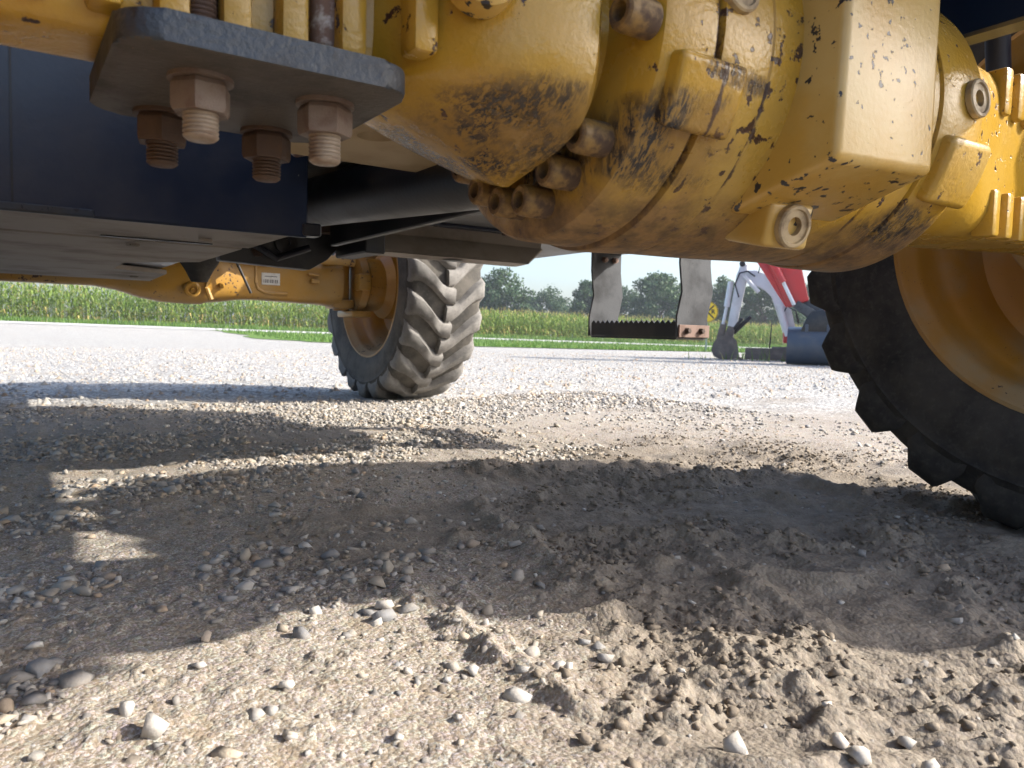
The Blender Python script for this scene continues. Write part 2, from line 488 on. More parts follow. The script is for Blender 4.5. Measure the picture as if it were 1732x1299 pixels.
def empty(name, parent=None, loc=(0, 0, 0), rz=0.0):
    o = bpy.data.objects.new(name, None)
    o.empty_display_size = 0.1
    o.location = loc; o.rotation_euler = (0, 0, rz)
    return link(o, parent)


def npmesh(name, V, F, mat, smooth=False, attrs=None):
    """V (n,3), F (m,k) with constant k"""
    me = bpy.data.meshes.new(name)
    V = np.asarray(V, dtype=np.float32); F = np.asarray(F, dtype=np.int32)
    n, k = F.shape
    me.vertices.add(len(V)); me.vertices.foreach_set('co', V.ravel())
    me.loops.add(n * k); me.loops.foreach_set('vertex_index', F.ravel())
    me.polygons.add(n)
    me.polygons.foreach_set('loop_start', np.arange(n, dtype=np.int32) * k)
    if smooth: me.polygons.foreach_set('use_smooth', np.ones(n, dtype=bool))
    for an, av in (attrs or {}).items():
        a = me.attributes.new(an, 'FLOAT', 'POINT'); a.data.foreach_set('value', np.asarray(av, dtype=np.float32))
    me.update(calc_edges=True)
    me.validate()
    if mat: me.materials.append(mat)
    return me


class MB:
    """collects shapes in one bmesh"""
    def __init__(self):
        self.bm = bmesh.new()

    def box(self, c, s, rot=None, bevel=0.0, seg=1):
        m = Matrix.Translation(c) @ (rot.to_4x4() if rot else Matrix()) @ Matrix.Diagonal((*s, 1))
        r = bmesh.ops.create_cube(self.bm, size=1.0, matrix=m)
        if bevel:
            es = list({e for v in r['verts'] for e in v.link_edges})
            bmesh.ops.bevel(self.bm, geom=es, offset=bevel, segments=seg, profile=0.5, affect='EDGES', clamp_overlap=True)
        return self

    def b2(self, a, b, bevel=0.0, seg=1):
        a = Vector(a); b = Vector(b)
        return self.box((a + b) / 2, b - a, None, bevel, seg)

    def lathe(self, prof, seg=32, mat=None, closed=False, cap=True):
        """prof: list of (axial, radius) along local Z, transformed by mat"""
        mat = mat or Matrix()
        rings = []
        for z, r in prof:
            if r < 1e-6:
                rings.append([self.bm.verts.new(mat @ Vector((0, 0, z)))])
            else:
                rings.append([self.bm.verts.new(mat @ Vector((r * math.cos(2 * math.pi * i / seg), r * math.sin(2 * math.pi * i / seg), z))) for i in range(seg)])
        for a, b in zip(rings[:-1], rings[1:]):
            if len(a) == 1 and len(b) == 1: continue
            for i in range(seg):
                j = (i + 1) % seg
                if len(a) == 1: self.bm.faces.new((a[0], b[j], b[i]))
                elif len(b) == 1: self.bm.faces.new((a[i], a[j], b[0]))
                else: self.bm.faces.new((a[i], a[j], b[j], b[i]))
        if cap:
            if len(rings[0]) > 1: self.bm.faces.new(list(reversed(rings[0])))
            if len(rings[-1]) > 1: self.bm.faces.new(rings[-1])
        return self

    def cyl(self, a, b, r, seg=20, r2=None, bevel=0.0):
        a = Vector(a); b = Vector(b); d = b - a; L = d.length
        m = Matrix.Translation(a) @ d.to_track_quat('Z', 'Y').to_matrix().to_4x4()
        r2 = r if r2 is None else r2
        if bevel:
            return self.lathe([(0, r - bevel), (bevel, r), (L - bevel, r2), (L, r2 - bevel)], seg, m)
        return self.lathe([(0, r), (L, r2)], seg, m)

    def tube(self, pts, r, seg=10):
        pts = [Vector(p) for p in pts]
        prev = None
        for i, p in enumerate(pts):
            t = (pts[min(i + 1, len(pts) - 1)] - pts[max(i - 1, 0)]).normalized()
            q = t.to_track_quat('Z', 'Y').to_matrix()
            ring = [self.bm.verts.new(p + q @ Vector((r * math.cos(2 * math.pi * k / seg), r * math.sin(2 * math.pi * k / seg), 0))) for k in range(seg)]
            if prev:
                # align rings
                off = min(range(seg), key=lambda o: (prev[0].co - ring[o].co).length)
                ring = ring[off:] + ring[:off]
                for k in range(seg):
                    self.bm.faces.new((prev[k], prev[(k + 1) % seg], ring[(k + 1) % seg], ring[k]))
            else:
                self.bm.faces.new(list(reversed(ring)))
            prev = ring
        self.bm.faces.new(prev)
        return self

    def prism(self, pts2, h, mat=None, bevel=0.0, seg=2):
        """polygon in local XY extruded along local Z"""
        mat = mat or Matrix()
        lo = [self.bm.verts.new(mat @ Vector((x, y, 0))) for x, y in pts2]
        hi = [self.bm.verts.new(mat @ Vector((x, y, h))) for x, y in pts2]
        n = len(pts2)
        fs = [self.bm.faces.new(list(reversed(lo))), self.bm.faces.new(hi)]
        for i in range(n):
            fs.append(self.bm.faces.new((lo[i], lo[(i + 1) % n], hi[(i + 1) % n], hi[i])))
        if bevel:
            es = list({e for f in fs for e in f.edges})
            bmesh.ops.bevel(self.bm, geom=es, offset=bevel, segments=seg, profile=0.5, affect='EDGES', clamp_overlap=True)
        return self

    def loft(self, secs, seg=48, cap=True):
        """secs along X: (x, yc, zc, hy, hz, n) superellipse sections"""
        prev = None
        for sec in secs:
            x, yc, zc, hy, hz, n = sec[:6]; vee = sec[6] if len(sec) > 6 else 0.0
            ring = []
            for i in range(seg):
                a = 2 * math.pi * i / seg
                c, s = math.cos(a), math.sin(a)
                ring.append(self.bm.verts.new((x, yc + hy * math.copysign(abs(c) ** (2 / n), c), zc + hz * math.copysign(abs(s) ** (2 / n), s) + (vee * hz * abs(c) ** (2 / n) if s < 0 else 0.0))))
            if prev:
                for i in range(seg):
                    j = (i + 1) % seg
                    self.bm.faces.new((prev[i], prev[j], ring[j], ring[i]))
            elif cap:
                self.bm.faces.new(list(reversed(ring)))
            prev = ring
        if cap: self.bm.faces.new(prev)
        return self

    def mesh(self, name, mat, smooth=35):
        bmesh.ops.recalc_face_normals(self.bm, faces=self.bm.faces)
        me = bpy.data.meshes.new(name)
        self.bm.to_mesh(me); self.bm.free()
        if smooth:
            me.polygons.foreach_set('use_smooth', np.ones(len(me.polygons), dtype=bool))
            me.set_sharp_from_angle(angle=R(smooth))
        me.materials.append(mat)
        return me

    def build(self, name, mat, parent=None, smooth=35):
        return link(bpy.data.objects.new(name, self.mesh(name, mat, smooth)), parent)


def inst(name, me, parent, mat4=None):
    o = bpy.data.objects.new(name, me)
    if mat4 is not None: o.matrix_local = mat4
    return link(o, parent)


def copy_tree(o, parent=None):
    c = o.copy(); COL.objects.link(c); c.parent = parent
    for ch in list(o.children):
        copy_tree(ch, c)
    return c


def axis_mat(loc, zdir, spin=0.0):
    return Matrix.Translation(loc) @ Vector(zdir).to_track_quat('Z', 'Y').to_matrix().to_4x4() @ Matrix.Rotation(spin, 4, 'Z')


# ------------------------------------------------------------------ GROUND
def graded(lo, hi, step, far, g=1.13):
    a = list(np.arange(lo, hi + 1e-9, step))
    s = step; x = a[-1]; right = []
    while x < far:
        s *= g; x += s; right.append(x)
    s = step; x = a[0]; left = []
    while x > -far:
        s *= g; x -= s; left.append(x)
    return np.array(left[::-1] + a + right)


gx = graded(-0.85, 0.75, 0.0042, 420, 1.042)
gy = graded(-0.33, 0.85, 0.0042, 420, 1.042)
X, Y = np.meshgrid(gx, gy)
Z = height(X, Y)
nx, ny = len(gx), len(gy)
idx = np.arange(nx * ny).reshape(ny, nx)
F = np.stack([idx[:-1, :-1], idx[:-1, 1:], idx[1:, 1:], idx[1:, :-1]], -1).reshape(-1, 4)
V = np.stack([X, Y, Z], -1).reshape(-1, 3)
gm = npmesh('gravel_yard', V, F, M['ground'], True, {'mud': mud_mask(X, Y).ravel(), 'gravel': (gravel_mask(X, Y) * sstep(1.6, 3.6, Y + 0.5 * np.maximum(X - 0.6, 0))).ravel()})
tag(link(bpy.data.objects.new('gravel_yard', gm)), 'pale crushed limestone yard with churned soil under the axle', 'ground', kind='structure')


def sheet(name, s0, s1, x0, x1, mat, dz, label, cat, ns=10, nxx=80, edge=0.0):
    xs = np.linspace(x0, x1, nxx); ss = np.linspace(s0, s1, ns)
    S, XX = np.meshgrid(ss, xs, indexing='ij')
    wob = edge * fbm(XX * 0.35, S * 0 + 3, 3, 91)
    kk = np.where(S == s0, 1.0, 0.0)
    S = S + wob * kk
    XX = XX + edge * 0.6 * (XX == x0) * fbm(S * 0.4, XX * 0, 2, 93)
    YY = S - 0.13 * XX
    ZZ = terrain(XX, YY) + dz
    idx = np.arange(ns * nxx).reshape(ns, nxx)
    F = np.stack([idx[:-1, :-1], idx[:-1, 1:], idx[1:, 1:], idx[1:, :-1]], -1).reshape(-1, 4)
    me = npmesh(name, np.stack([XX, YY, ZZ], -1).reshape(-1, 3), F, mat, True)
    return tag(link(bpy.data.objects.new(name, me)), label, cat, kind='structure')


sheet('road', 46.0, 53.6, -160, 260, M['road'], 0.022, 'pale country road between the grass verges', 'road', edge=0.3)
sheet('grass_verge', 24.0, 45.9, 8.5, 200, M['turf'], 0.020, 'green grass verge between yard and road', 'grass', 24, 120, edge=1.6)
sheet('grass_verge', 53.7, 58.5, -160, 260, M['turf'], 0.026, 'green grass strip between road and corn', 'grass', edge=0.4)
sheet('field', 58.5, 240, -200, 330, M['field'], 0.03, 'soil of the corn field', 'field', 20, 60)


# ------------------------------------------------------------------ TYRES AND WHEELS
def tyre_mesh():
    prof = [(-0.165, 0.392), (-0.178, 0.402), (-0.190, 0.415), (-0.205, 0.45), (-0.213, 0.49), (-0.214, 0.525), (-0.210, 0.552), (-0.2135, 0.557), (-0.210, 0.563),
            (-0.206, 0.590), (-0.197, 0.611), (-0.178, 0.621), (-0.12, 0.624), (-0.06, 0.629), (0, 0.631)]
    prof = prof + [(-a, r) for a, r in reversed(prof[:-1])]
    mb = MB(); seg = 96
    rings = []
    for a, r in prof:
        rings.append([mb.bm.verts.new((a, r * math.cos(2 * math.pi * i / seg), r * math.sin(2 * math.pi * i / seg))) for i in range(seg)])
    for p, q in zip(rings[:-1], rings[1:]):
        for i in range(seg):
            j = (i + 1) % seg
            mb.bm.faces.new((p[i], p[j], q[j], q[i]))
    return mb.mesh('tyre', M['rubber'], 50)


def lug_mesh(side):
    """one bent bar of the tread; runs from the shoulder to past the centre line. side -1 / +1"""
    mb = MB()
    # path: (axial, angle deg, half width deg, top radius)
    path = [(-0.2040, -0.4, 4.4, 0.552), (-0.2112, -0.2, 4.3, 0.584), (-0.2135, 0.1, 4.1, 0.614), (-0.2070, 0.5, 3.9, 0.640), (-0.189, 1.0, 3.7, 0.653), (-0.15, 2.4, 3.3, 0.659), (-0.10, 6.0, 2.9, 0.662), (-0.055, 10.2, 2.8, 0.664), (-0.02, 12.2, 3.4, 0.665), (0.022, 12.8, 3.6, 0.665)]
    fl = (1.2, 2.0, 2.6, 2.6, 2.2, 1.8, 1.5, 1.5, 1.5, 1.5)
    prev = None
    for k, (a, th, hw, rt) in enumerate(path):
        a *= -side if side > 0 else 1
        rb = (0.545, 0.560, 0.580, 0.596, 0.608, 0.612, 0.614, 0.614, 0.614, 0.614)[k]
        jit = 0.0
        def P(ang, r):
            t = R(ang)
            return mb.bm.verts.new((a, r * math.cos(t), r * math.sin(t)))
        ring = [P(th - hw - fl[k], rb), P(th - hw, rt - 0.009), P(th - hw + 0.75, rt), P(th + hw - 0.75, rt), P(th + hw, rt - 0.009), P(th + hw + fl[k], rb)]
        if prev:
            for i in range(5):
                mb.bm.faces.new((prev[i], prev[i + 1], ring[i + 1], ring[i]))
        else:
            mb.bm.faces.new(ring)
        prev = ring
    mb.bm.faces.new(list(reversed(prev)))
    return mb.mesh('tread_lug', M['lug'], 55)


def rim_mesh():
    prof = [(-0.186, 0.420), (-0.192, 0.417), (-0.193, 0.408), (-0.186, 0.402), (-0.176, 0.398), (-0.165, 0.385), (-0.145, 0.376), (-0.10, 0.372), (-0.085, 0.360), (-0.06, 0.338), (0.0, 0.334),
            (0.03, 0.325), (0.045, 0.30), (0.05, 0.26), (0.035, 0.22), (0.03, 0.17), (0.03, 0.10), (0.045, 0.10), (0.045, 0.17), (0.05, 0.22), (0.066, 0.262), (0.06, 0.305), (0.045, 0.335), (0.10, 0.352),
            (0.15, 0.376), (0.186, 0.402), (0.193, 0.41), (0.186, 0.420)]
    m = Matrix.Rotation(R(90), 4, 'Y')
    return MB().lathe(prof, 72, m, cap=False).mesh('rim', M['rim'], 40)


ME_TYRE = tyre_mesh(); ME_LUG = (lug_mesh(-1), lug_mesh(1)); ME_RIM = rim_mesh()
ME_LUGD = tuple(m_.copy() for m_ in ME_LUG); ME_TYRED = ME_TYRE.copy()
for m_ in ME_LUGD: m_.materials[0] = M['lugdust']
ME_TYRED.materials[0] = M['rubberdust']
mbn = MB()
mbn.lathe([(0, 0.018), (0.012, 0.018), (0.014, 0.015), (0.03, 0.015), (0.032, 0.012)], 6, Matrix.Rotation(R(90), 4, 'Y'))
ME_WNUT = mbn.mesh('wheel_nut', M['rim'], 30)
NL = 22


def wheel(parent, loc, phase, mirror=False):
    lugs = ME_LUGD if loc[1] > 1 else ME_LUG
    e = empty('wheel', parent, loc, math.pi if mirror else 0.0)
    inst('tyre', ME_TYRED if loc[1] > 1 else ME_TYRE, e)
    inst('rim', ME_RIM, e)
    for k in range(NL):
        for s in (0, 1):
            inst('tread_lug', lugs[s], e, Matrix.Rotation(R(phase + 360.0 / NL * (k + 0.5 * s)), 4, 'X'))
    for k in range(10):
        a = 2 * math.pi * k / 10
        inst('wheel_nut', ME_WNUT, e, Matrix.Translation((0.03, 0.135 * math.cos(a), 0.135 * math.sin(a))) @ Matrix.Rotation(math.pi, 4, 'Z'))
    return e


# ------------------------------------------------------------------ THE TELEHANDLER
TH = empty('telehandler', None, (0, 0, 0))
tag(TH, 'yellow and navy telescopic handler seen from below, its worn axle overhead', 'telehandler')
AY = 3.54
for (x, y, ph, mi) in ((1.158, 0.0, -12.4, False), (1.158, AY, -6.0, False), (-1.158, 0.0, 4.0, True), (-1.158, AY, 9.0, True)):
    wheel(TH, (x, y, 0.6436), ph, mi)

# --- near axle housing
secs = [(-1.00, 0.030, 0.650, 0.055, 0.075, 5), (-0.56, 0.030, 0.665, 0.052, 0.088, 6), (-0.53, 0.024, 0.668, 0.058, 0.090, 6), (-0.51, 0.010, 0.668, 0.080, 0.096, 8, .05), (-0.49, 0.000, 0.668, 0.102, 0.104, 9, .10), (-0.46, -0.006, 0.666, 0.122, 0.116, 9, .16),
        (-0.43, -0.008, 0.664, 0.132, 0.130, 9, .22), (-0.405, -0.008, 0.662, 0.135, 0.142, 8, .26), (-0.392, -0.008, 0.660, 0.135, 0.146, 7, .27), (-0.384, -0.007, 0.655, 0.128, 0.140, 6, .22), (-0.372, -0.003, 0.645, 0.112, 0.116, 2.6), (-0.360, 0.0, 0.643, 0.104, 0.106, 2.1), (-0.352, 0.0, 0.641, 0.106, 0.106, 2),
        (-0.350, 0.0, 0.640, 0.160, 0.160, 2), (-0.346, 0.0, 0.640, 0.167, 0.167, 2), (-0.340, 0.0, 0.640, 0.170, 0.170, 2)]


def drum(x, r):
    return (x, 0.0, 0.640, r, r, 2)


for xs, r in ((-0.298, 0.171), (-0.293, 0.171), (-0.2915, 0.168), (-0.2885, 0.168), (-0.287, 0.174), (-0.280, 0.175), (-0.228, 0.173), (-0.2265, 0.1705), (-0.2245, 0.1705), (-0.223, 0.172), (-0.15, 0.171), (-0.08, 0.169),
              (-0.004, 0.166), (-0.0025, 0.163), (-0.0005, 0.163), (0.001, 0.166), (0.052, 0.166), (0.0535, 0.162), (0.057, 0.162), (0.0585, 0.1675), (0.065, 0.169), (0.135, 0.169), (0.144, 0.166), (0.150, 0.160), (0.152, 0.150)):
    secs.append(drum(xs, r))
secs += [(0.156, 0, 0.640, 0.135, 0.135, 2), (0.19, -0.002, 0.640, 0.128, 0.128, 2.3), (0.24, -0.004, 0.640, 0.116, 0.122, 3.2), (0.30, -0.004, 0.640, 0.098, 0.116, 4.5), (0.42, -0.002, 0.640, 0.085, 0.112, 5), (0.70, 0.0, 0.642, 0.075, 0.10, 5), (0.82, 0, 0.643, 0.085, 0.11, 3), (0.90, 0, 0.6436, 0.11, 0.12, 2.2)]
mb = MB().loft(secs, 160)
AX = mb.build('axle_housing', M['axle'], TH, 28)
# hub ends
MB().lathe([(0, 0.11), (0.0, 0.15), (0.05, 0.165), (0.16, 0.165), (0.20, 0.19), (0.24, 0.19), (0.25, 0.14), (0.30, 0.12)], 40, axis_mat((0.89, 0, 0.6436), (1, 0, 0))).build('hub', M['rim'], TH)
MB().lathe([(0, 0.11), (0.0, 0.15), (0.05, 0.165), (0.16, 0.165), (0.20, 0.19), (0.24, 0.19), (0.25, 0.14), (0.30, 0.12)], 40, axis_mat((-0.89, 0, 0.6436), (-1, 0, 0))).build('hub', M['rim'], TH)

# block cast on the near face of the drum
mb = MB()
m = Matrix(((1, 0, 0, 0), (0, 0, -1, 0), (0, 1, 0, 0), (0, 0, 0, 1)))     # local XY -> world XZ, local Z -> world -Y
bl = [(-0.188, 0.533), (-0.036, 0.541), (-0.036, 0.80), (-0.176, 0.80)]
lo = [mb.bm.verts.new((x, -0.212, z)) for x, z in bl]
hi = [mb.bm.verts.new((x + (0.010 if i in (1, 2) else -0.006), -0.10, z - (0.034 if i in (0, 1) else 0))) for i, (x, z) in enumerate(bl)]
fs = [mb.bm.faces.new(lo), mb.bm.faces.new(hi[::-1])] + [mb.bm.faces.new((lo[i], hi[i], hi[(i + 1) % 4], lo[(i + 1) % 4])) for i in range(4)]
bmesh.ops.bevel(mb.bm, geom=list({e for f in fs for e in f.edges}), offset=0.008, segments=4, profile=0.5, affect='EDGES')
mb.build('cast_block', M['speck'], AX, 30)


def pad_on_drum(name, x0, x1, a0, a1, r0, r1, mat, parent, bev=0.006):
    """arched pad on the drum between two angles; angle measured from -Y towards -Z"""
    mb = MB(); n = 8
    fs = []
    rows = []
    for i in range(n + 1):
        a = R(a0 + (a1 - a0) * i / n)
        rows.append([mb.bm.verts.new((x, -r * math.cos(a), 0.640 - r * math.sin(a))) for x, r in ((x0, r0), (x0, r1), (x1, r1), (x1, r0))])
    for p, q in zip(rows[:-1], rows[1:]):
        for i in range(4):
            fs.append(mb.bm.faces.new((p[i], p[(i + 1) % 4], q[(i + 1) % 4], q[i])))
    fs.append(mb.bm.faces.new(rows[0])); fs.append(mb.bm.faces.new(rows[-1][::-1]))
    bmesh.ops.recalc_face_normals(mb.bm, faces=mb.bm.faces)
    es = [e for e in mb.bm.edges if len(e.link_faces) == 2 and e.calc_face_angle(0) > 0.6]
    bmesh.ops.bevel(mb.bm, geom=es, offset=bev, segments=3, profile=0.5, affect='EDGES', clamp_overlap=True)
    return mb.build(name, mat, parent, 30)


pad_on_drum('raised_pad', -0.338, -0.262, 12, 31, 0.15, 0.185, M['axle'], AX)
pad_on_drum('raised_pad', 0.066, 0.150, 12, 36, 0.15, 0.183, M['axle'], AX, 0.008)
pad_on_drum('raised_pad', -0.10, 0.06, -62, -40, 0.15, 0.186, M['axle'], AX)


def socket_bolt(r, L, hole):
    mb = MB()
    mb.lathe([(0, r), (L * 0.78, r), (L * 0.93, r * 0.95), (L, r * 0.80), (L, hole), (L * 0.45, hole), (L * 0.42, 0)], 24, cap=False)
    return mb.mesh('socket_bolt', M['boltyellow'], 32)


ME_SB = socket_bolt(0.0147, 0.032, 0.0078)
for (y, z) in ((-0.163, 0.626), (-0.108, 0.543), (-0.063, 0.521), (-0.023, 0.500), (0.020, 0.5035), (0.062, 0.520), (0.10, 0.548), (0.135, 0.60), (-0.155, 0.70)):
    inst('socket_bolt', ME_SB, AX, axis_mat((-0.350, y * 0.94, 0.640 + (z - 0.640) * 0.985), (-1, 0, 0)))


def plug_mesh():
    mb = MB()
    mb.lathe([(0, 0.021), (0.006, 0.021), (0.0075, 0.0195), (0.0075, 0.0165), (0.0055, 0.0155), (0.0055, 0.009), (-0.004, 0.0085), (-0.004, 0)], 36, cap=False)
    return mb.mesh('drain_plug', M['plugmetal'], 30)


M['plugmetal'] = paint('plug_metal', (0.36, 0.27, 0.15), (0.10, 0.065, 0.04), 0.75, 0.4, 45)
ME_PL = plug_mesh()


def radial(x, ang, r):
    a = R(ang)
    n = Vector((0, -math.cos(a), -math.sin(a)))
    return Vector((x, 0, 0.640)) + n * r, n


# plug low on the drum, on its own little rectangular seat
mb = MB()
mb.box((0, 0, -0.028), (0.045, 0.060, 0.060), None, 0.006, 3)
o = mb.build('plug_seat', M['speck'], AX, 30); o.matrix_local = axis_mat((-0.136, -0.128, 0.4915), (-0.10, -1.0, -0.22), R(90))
inst('drain_plug', ME_PL, o, Matrix.Translation((0, 0, 0.0022)))
p_, n_ = radial(0.118, -3.0, 0.1695)
inst('drain_plug', ME_PL, AX, axis_mat(p_, n_))
p_, n_ = radial(-0.272, -8.0, 0.172)
inst('drain_plug', ME_PL, AX, axis_mat(p_, n_))
# big castellated cap high on the left cone
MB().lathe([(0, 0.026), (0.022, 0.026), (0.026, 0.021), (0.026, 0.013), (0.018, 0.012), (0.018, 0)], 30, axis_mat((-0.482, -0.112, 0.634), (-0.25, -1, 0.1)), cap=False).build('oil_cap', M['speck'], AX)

# cast ribs along the beams
ME_RIBR = MB().box((0, 0, 0), (0.020, 0.030, 0.062), None, 0.005, 2).mesh('cast_rib', M['axle'], 30)
for k in range(8):
    inst('cast_rib', ME_RIBR, AX, Matrix.Translation((0.338 + k * 0.040, -0.090 + k * 0.0012, 0.716)))
    inst('cast_rib', ME_RIBR, AX, Matrix.Translation((0.325 + k * 0.040, -0.090 + k * 0.0012, 0.556)))
ME_RIBL = MB().box((0, 0, 0), (0.021, 0.028, 0.150), None, 0.005, 2).mesh('cast_rib', M['axle'], 30)
for k in range(9):
    xk = -0.512 - k * 0.041
    yk = -0.078 if k == 0 else (-0.040 if k == 1 else -0.030)
    inst('cast_rib', ME_RIBL, AX, Matrix.Translation((xk, yk, 0.660)))
# --- clamp plate with four studs below the beam
def rounded_rect(x0, y0, x1, y1, r, n=6):
    pts = []
    for cx, cy, a0 in ((x1 - r, y1 - r, 0), (x0 + r, y1 - r, 90), (x0 + r, y0 + r, 180), (x1 - r, y0 + r, 270)):
        for i in range(n + 1):
            a = R(a0 + 90 * i / n); pts.append((cx + r * math.cos(a), cy + r * math.sin(a)))
    return pts


def clamp(parent, sx):
    mb = MB()
    x0, x1 = (-0.716, -0.520) if sx < 0 else (0.520, 0.716)
    mb.prism(rounded_rect(x0, -0.092, x1, 0.112, 0.026), 0.0195, Matrix.Translation((0, 0, 0.553)), 0.0035, 2)
    cp = mb.build('clamp_plate', M['clamp'], parent, 30)
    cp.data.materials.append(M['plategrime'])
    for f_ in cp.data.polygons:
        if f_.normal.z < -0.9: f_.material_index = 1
    for i, (x, y) in enumerate(((-0.657, -0.030), (-0.566, -0.027), (-0.664, 0.083), (-0.578, 0.088))):
        x = x if sx < 0 else -x
        spin = (0.15, 0.62, 0.35, 0.9)[i]
        front = y < 0
        nm = M['rustlight'] if front else M['rust']
        # washer
        MB().lathe([(0.5535, 0.022), (0.5500, 0.022)], 24, Matrix.Translation((x, y, 0))).build('washer', nm, cp)
        # hex nut, chamfered
        mb = MB()
        rr = 0.0208
        mb.lathe([(0, rr * 0.93), (0.003, rr), (0.018, rr), (0.0215, rr * 0.90)], 6, Matrix.Translation((x, y, 0.5495 - 0.0215)) @ Matrix.Rotation(spin, 4, 'Z'))
        mb.build('nut', nm, cp, 25)
        # stud end with thread
        prof = []
        z = 0.553
        end = 0.510 - (0.003 if i == 1 else 0)
        zz = end
        prof.append((zz, 0)); prof.append((zz, 0.0095)); prof.append((zz + 0.002, 0.0118))
        zz += 0.003
        while zz < 0.53:
            prof += [(zz, 0.0122), (zz + 0.0011, 0.0108), (zz + 0.0022, 0.0122)]; zz += 0.0030
        MB().lathe(prof, 20, Matrix.Translation((x, y, 0))).build('thread', M['thread'] if front else M['rust'], cp, 60)
        # upper stud
        prof = []
        zz = 0.5725
        while zz < 0.592:
            prof += [(zz, 0.0116), (zz + 0.0013, 0.0104), (zz + 0.0026, 0.0116)]; zz += 0.0032
        prof += [(0.5945, 0.0112), (0.597, 0.0122), (0.86, 0.0122)]
        if i == 0:
            prof = []
            zz = 0.5725
            while zz < 0.62:
                prof += [(zz, 0.0116), (zz + 0.0013, 0.0104), (zz + 0.0026, 0.0116)]; zz += 0.0032
            prof += [(0.86, 0.0116)]
        MB().lathe(prof, 20, Matrix.Translation((x, y, 0))).build('stud', M['rust'] if i == 0 else M['stud'], cp, 60)
    return cp


clamp(TH, -1)

# --- frame bracket above/behind the beam, with round hole in its underside
def holed_plate(name, x0, x1, y0, y1, z0, z1, hx, hy, hr, mat, parent):
    mb = MB(); n = 32
    def ring(z):
        inner = []; outer = []
        for i in range(n):
            a = 2 * math.pi * i / n
            c, s = math.cos(a), math.sin(a)
            inner.append(mb.bm.verts.new((hx + hr * c, hy + hr * s, z)))
            t = min((x1 - hx) / c if c > 1e-6 else ((x0 - hx) / c if c < -1e-6 else 1e9), (y1 - hy) / s if s > 1e-6 else ((y0 - hy) / s if s < -1e-6 else 1e9))
            outer.append(mb.bm.verts.new((hx + t * c, hy + t * s, z)))
        return inner, outer
    li, lo = ring(z0); ui, uo = ring(z1)
    for i in range(n):
        j = (i + 1) % n
        mb.bm.faces.new((li[i], li[j], lo[j], lo[i])); mb.bm.faces.new((ui[i], uo[i], uo[j], ui[j]))
        mb.bm.faces.new((li[i], ui[i], ui[j], li[j])); mb.bm.faces.new((lo[i], lo[j], uo[j], uo[i]))
    return mb.build(name, mat, parent, 30)


holed_plate('axle_bracket_plate', -0.462, -0.10, 0.125, 0.455, 0.620, 0.638, -0.385, 0.294, 0.024, M['tan'], TH)

# --- chassis
mb = MB()
mb.b2((-0.34, -0.42, 0.79), (-0.30, 4.2, 1.18), 0.004)
mb.build('chassis_rail', M['navy'], TH)
mb = MB(); mb.b2((0.30, -0.42, 0.79), (0.34, 4.2, 1.18), 0.004); mb.build('chassis_rail', M['navy'], TH)
mb = MB(); mb.b2((-0.295, -0.10, 1.02), (0.295, 4.0, 1.05)); mb.build('chassis_deck', M['navy'], TH)
mb = MB(); mb.b2((-0.40, -0.525, 0.84), (0.36, -0.425, 1.12), 0.02, 2); mb.build('shading_crossmember', M['navy'], TH)  # unseen frame nose, added and trimmed to keep sun off the axle face
for sx in (-1, 1):
    for (ya, yb) in ((-0.10, 0.16), (AY - 0.14, AY + 0.12)):
        if sx > 0 and ya < 1: continue
        mb = MB(); mb.b2((min(sx * 0.345, sx * 0.70), ya, 0.762), (max(sx * 0.345, sx * 0.70) if sx < 0 else 0.42, yb, 0.86), 0.004); mb.build('axle_mount', M['yellow'], TH)

# --- left pod (tank and engine cover) with its belly plates
mb = MB()
mb.b2((-1.24, 0.715, 0.565), (-0.335, 2.55, 1.55), 0.012, 2)
POD = mb.build('side_pod', M['navy'], TH)
mb = MB(); mb.b2((-0.763, 0.6965, 0.537), (-0.760, 0.6985, 1.2)); mb.build('panel_seam', M['black'], POD)
mb = MB(); mb.b2((-1.22, 0.7095, 0.548), (-0.335, 1.075, 0.5635), 0.003); mb.build('belly_plate', M['under'], POD)
mb = MB()
mb.prism([(-1.22, 1.095), (-0.345, 1.095), (-0.345, 1.52), (-0.50, 1.70), (-0.50, 1.98), (-0.33, 2.10), (-0.31, 2.58), (-1.22, 2.58)], 0.014, Matrix.Translation((0, 0, 0.547)), 0.002, 1)
mb.build('belly_plate', M['under'], POD)
mb = MB(); mb.b2((-0.62, 1.03, 0.5455), (-0.42, 1.05, 0.5475)); mb.build('drain_slot', M['black'], POD)
mb = MB(); mb.b2((-0.80, 0.6905, 0.5365), (-0.66, 0.6965, 0.5485), 0.002); mb.build('edge_clip', M['clamp'], POD)
mb = MB(); mb.b2((-1.24, 0.699, 0.537), (-0.335, 0.7085, 1.30), 0.003); mb.build('end_panel', M['navy'], POD)
for bx, by in ((-0.55, 1.15), (-0.9, 1.2), (-0.40, 2.3), (-0.9, 2.4), (-0.45, 0.95), (-0.85, 0.92)):
    MB().lathe([(0.5468, 0.013), (0.5425, 0.013), (0.5405, 0.010)], 12, Matrix.Translation((bx, by, 0))).build('belly_bolt', M['under'], POD)
# scratches on the pod's end panel are in its paint; a lifting lug at its corner
mb = MB(); mb.b2((-0.345, 0.694, 0.540), (-0.312, 0.73, 0.562), 0.003); mb.build('corner_bracket', M['black'], POD)

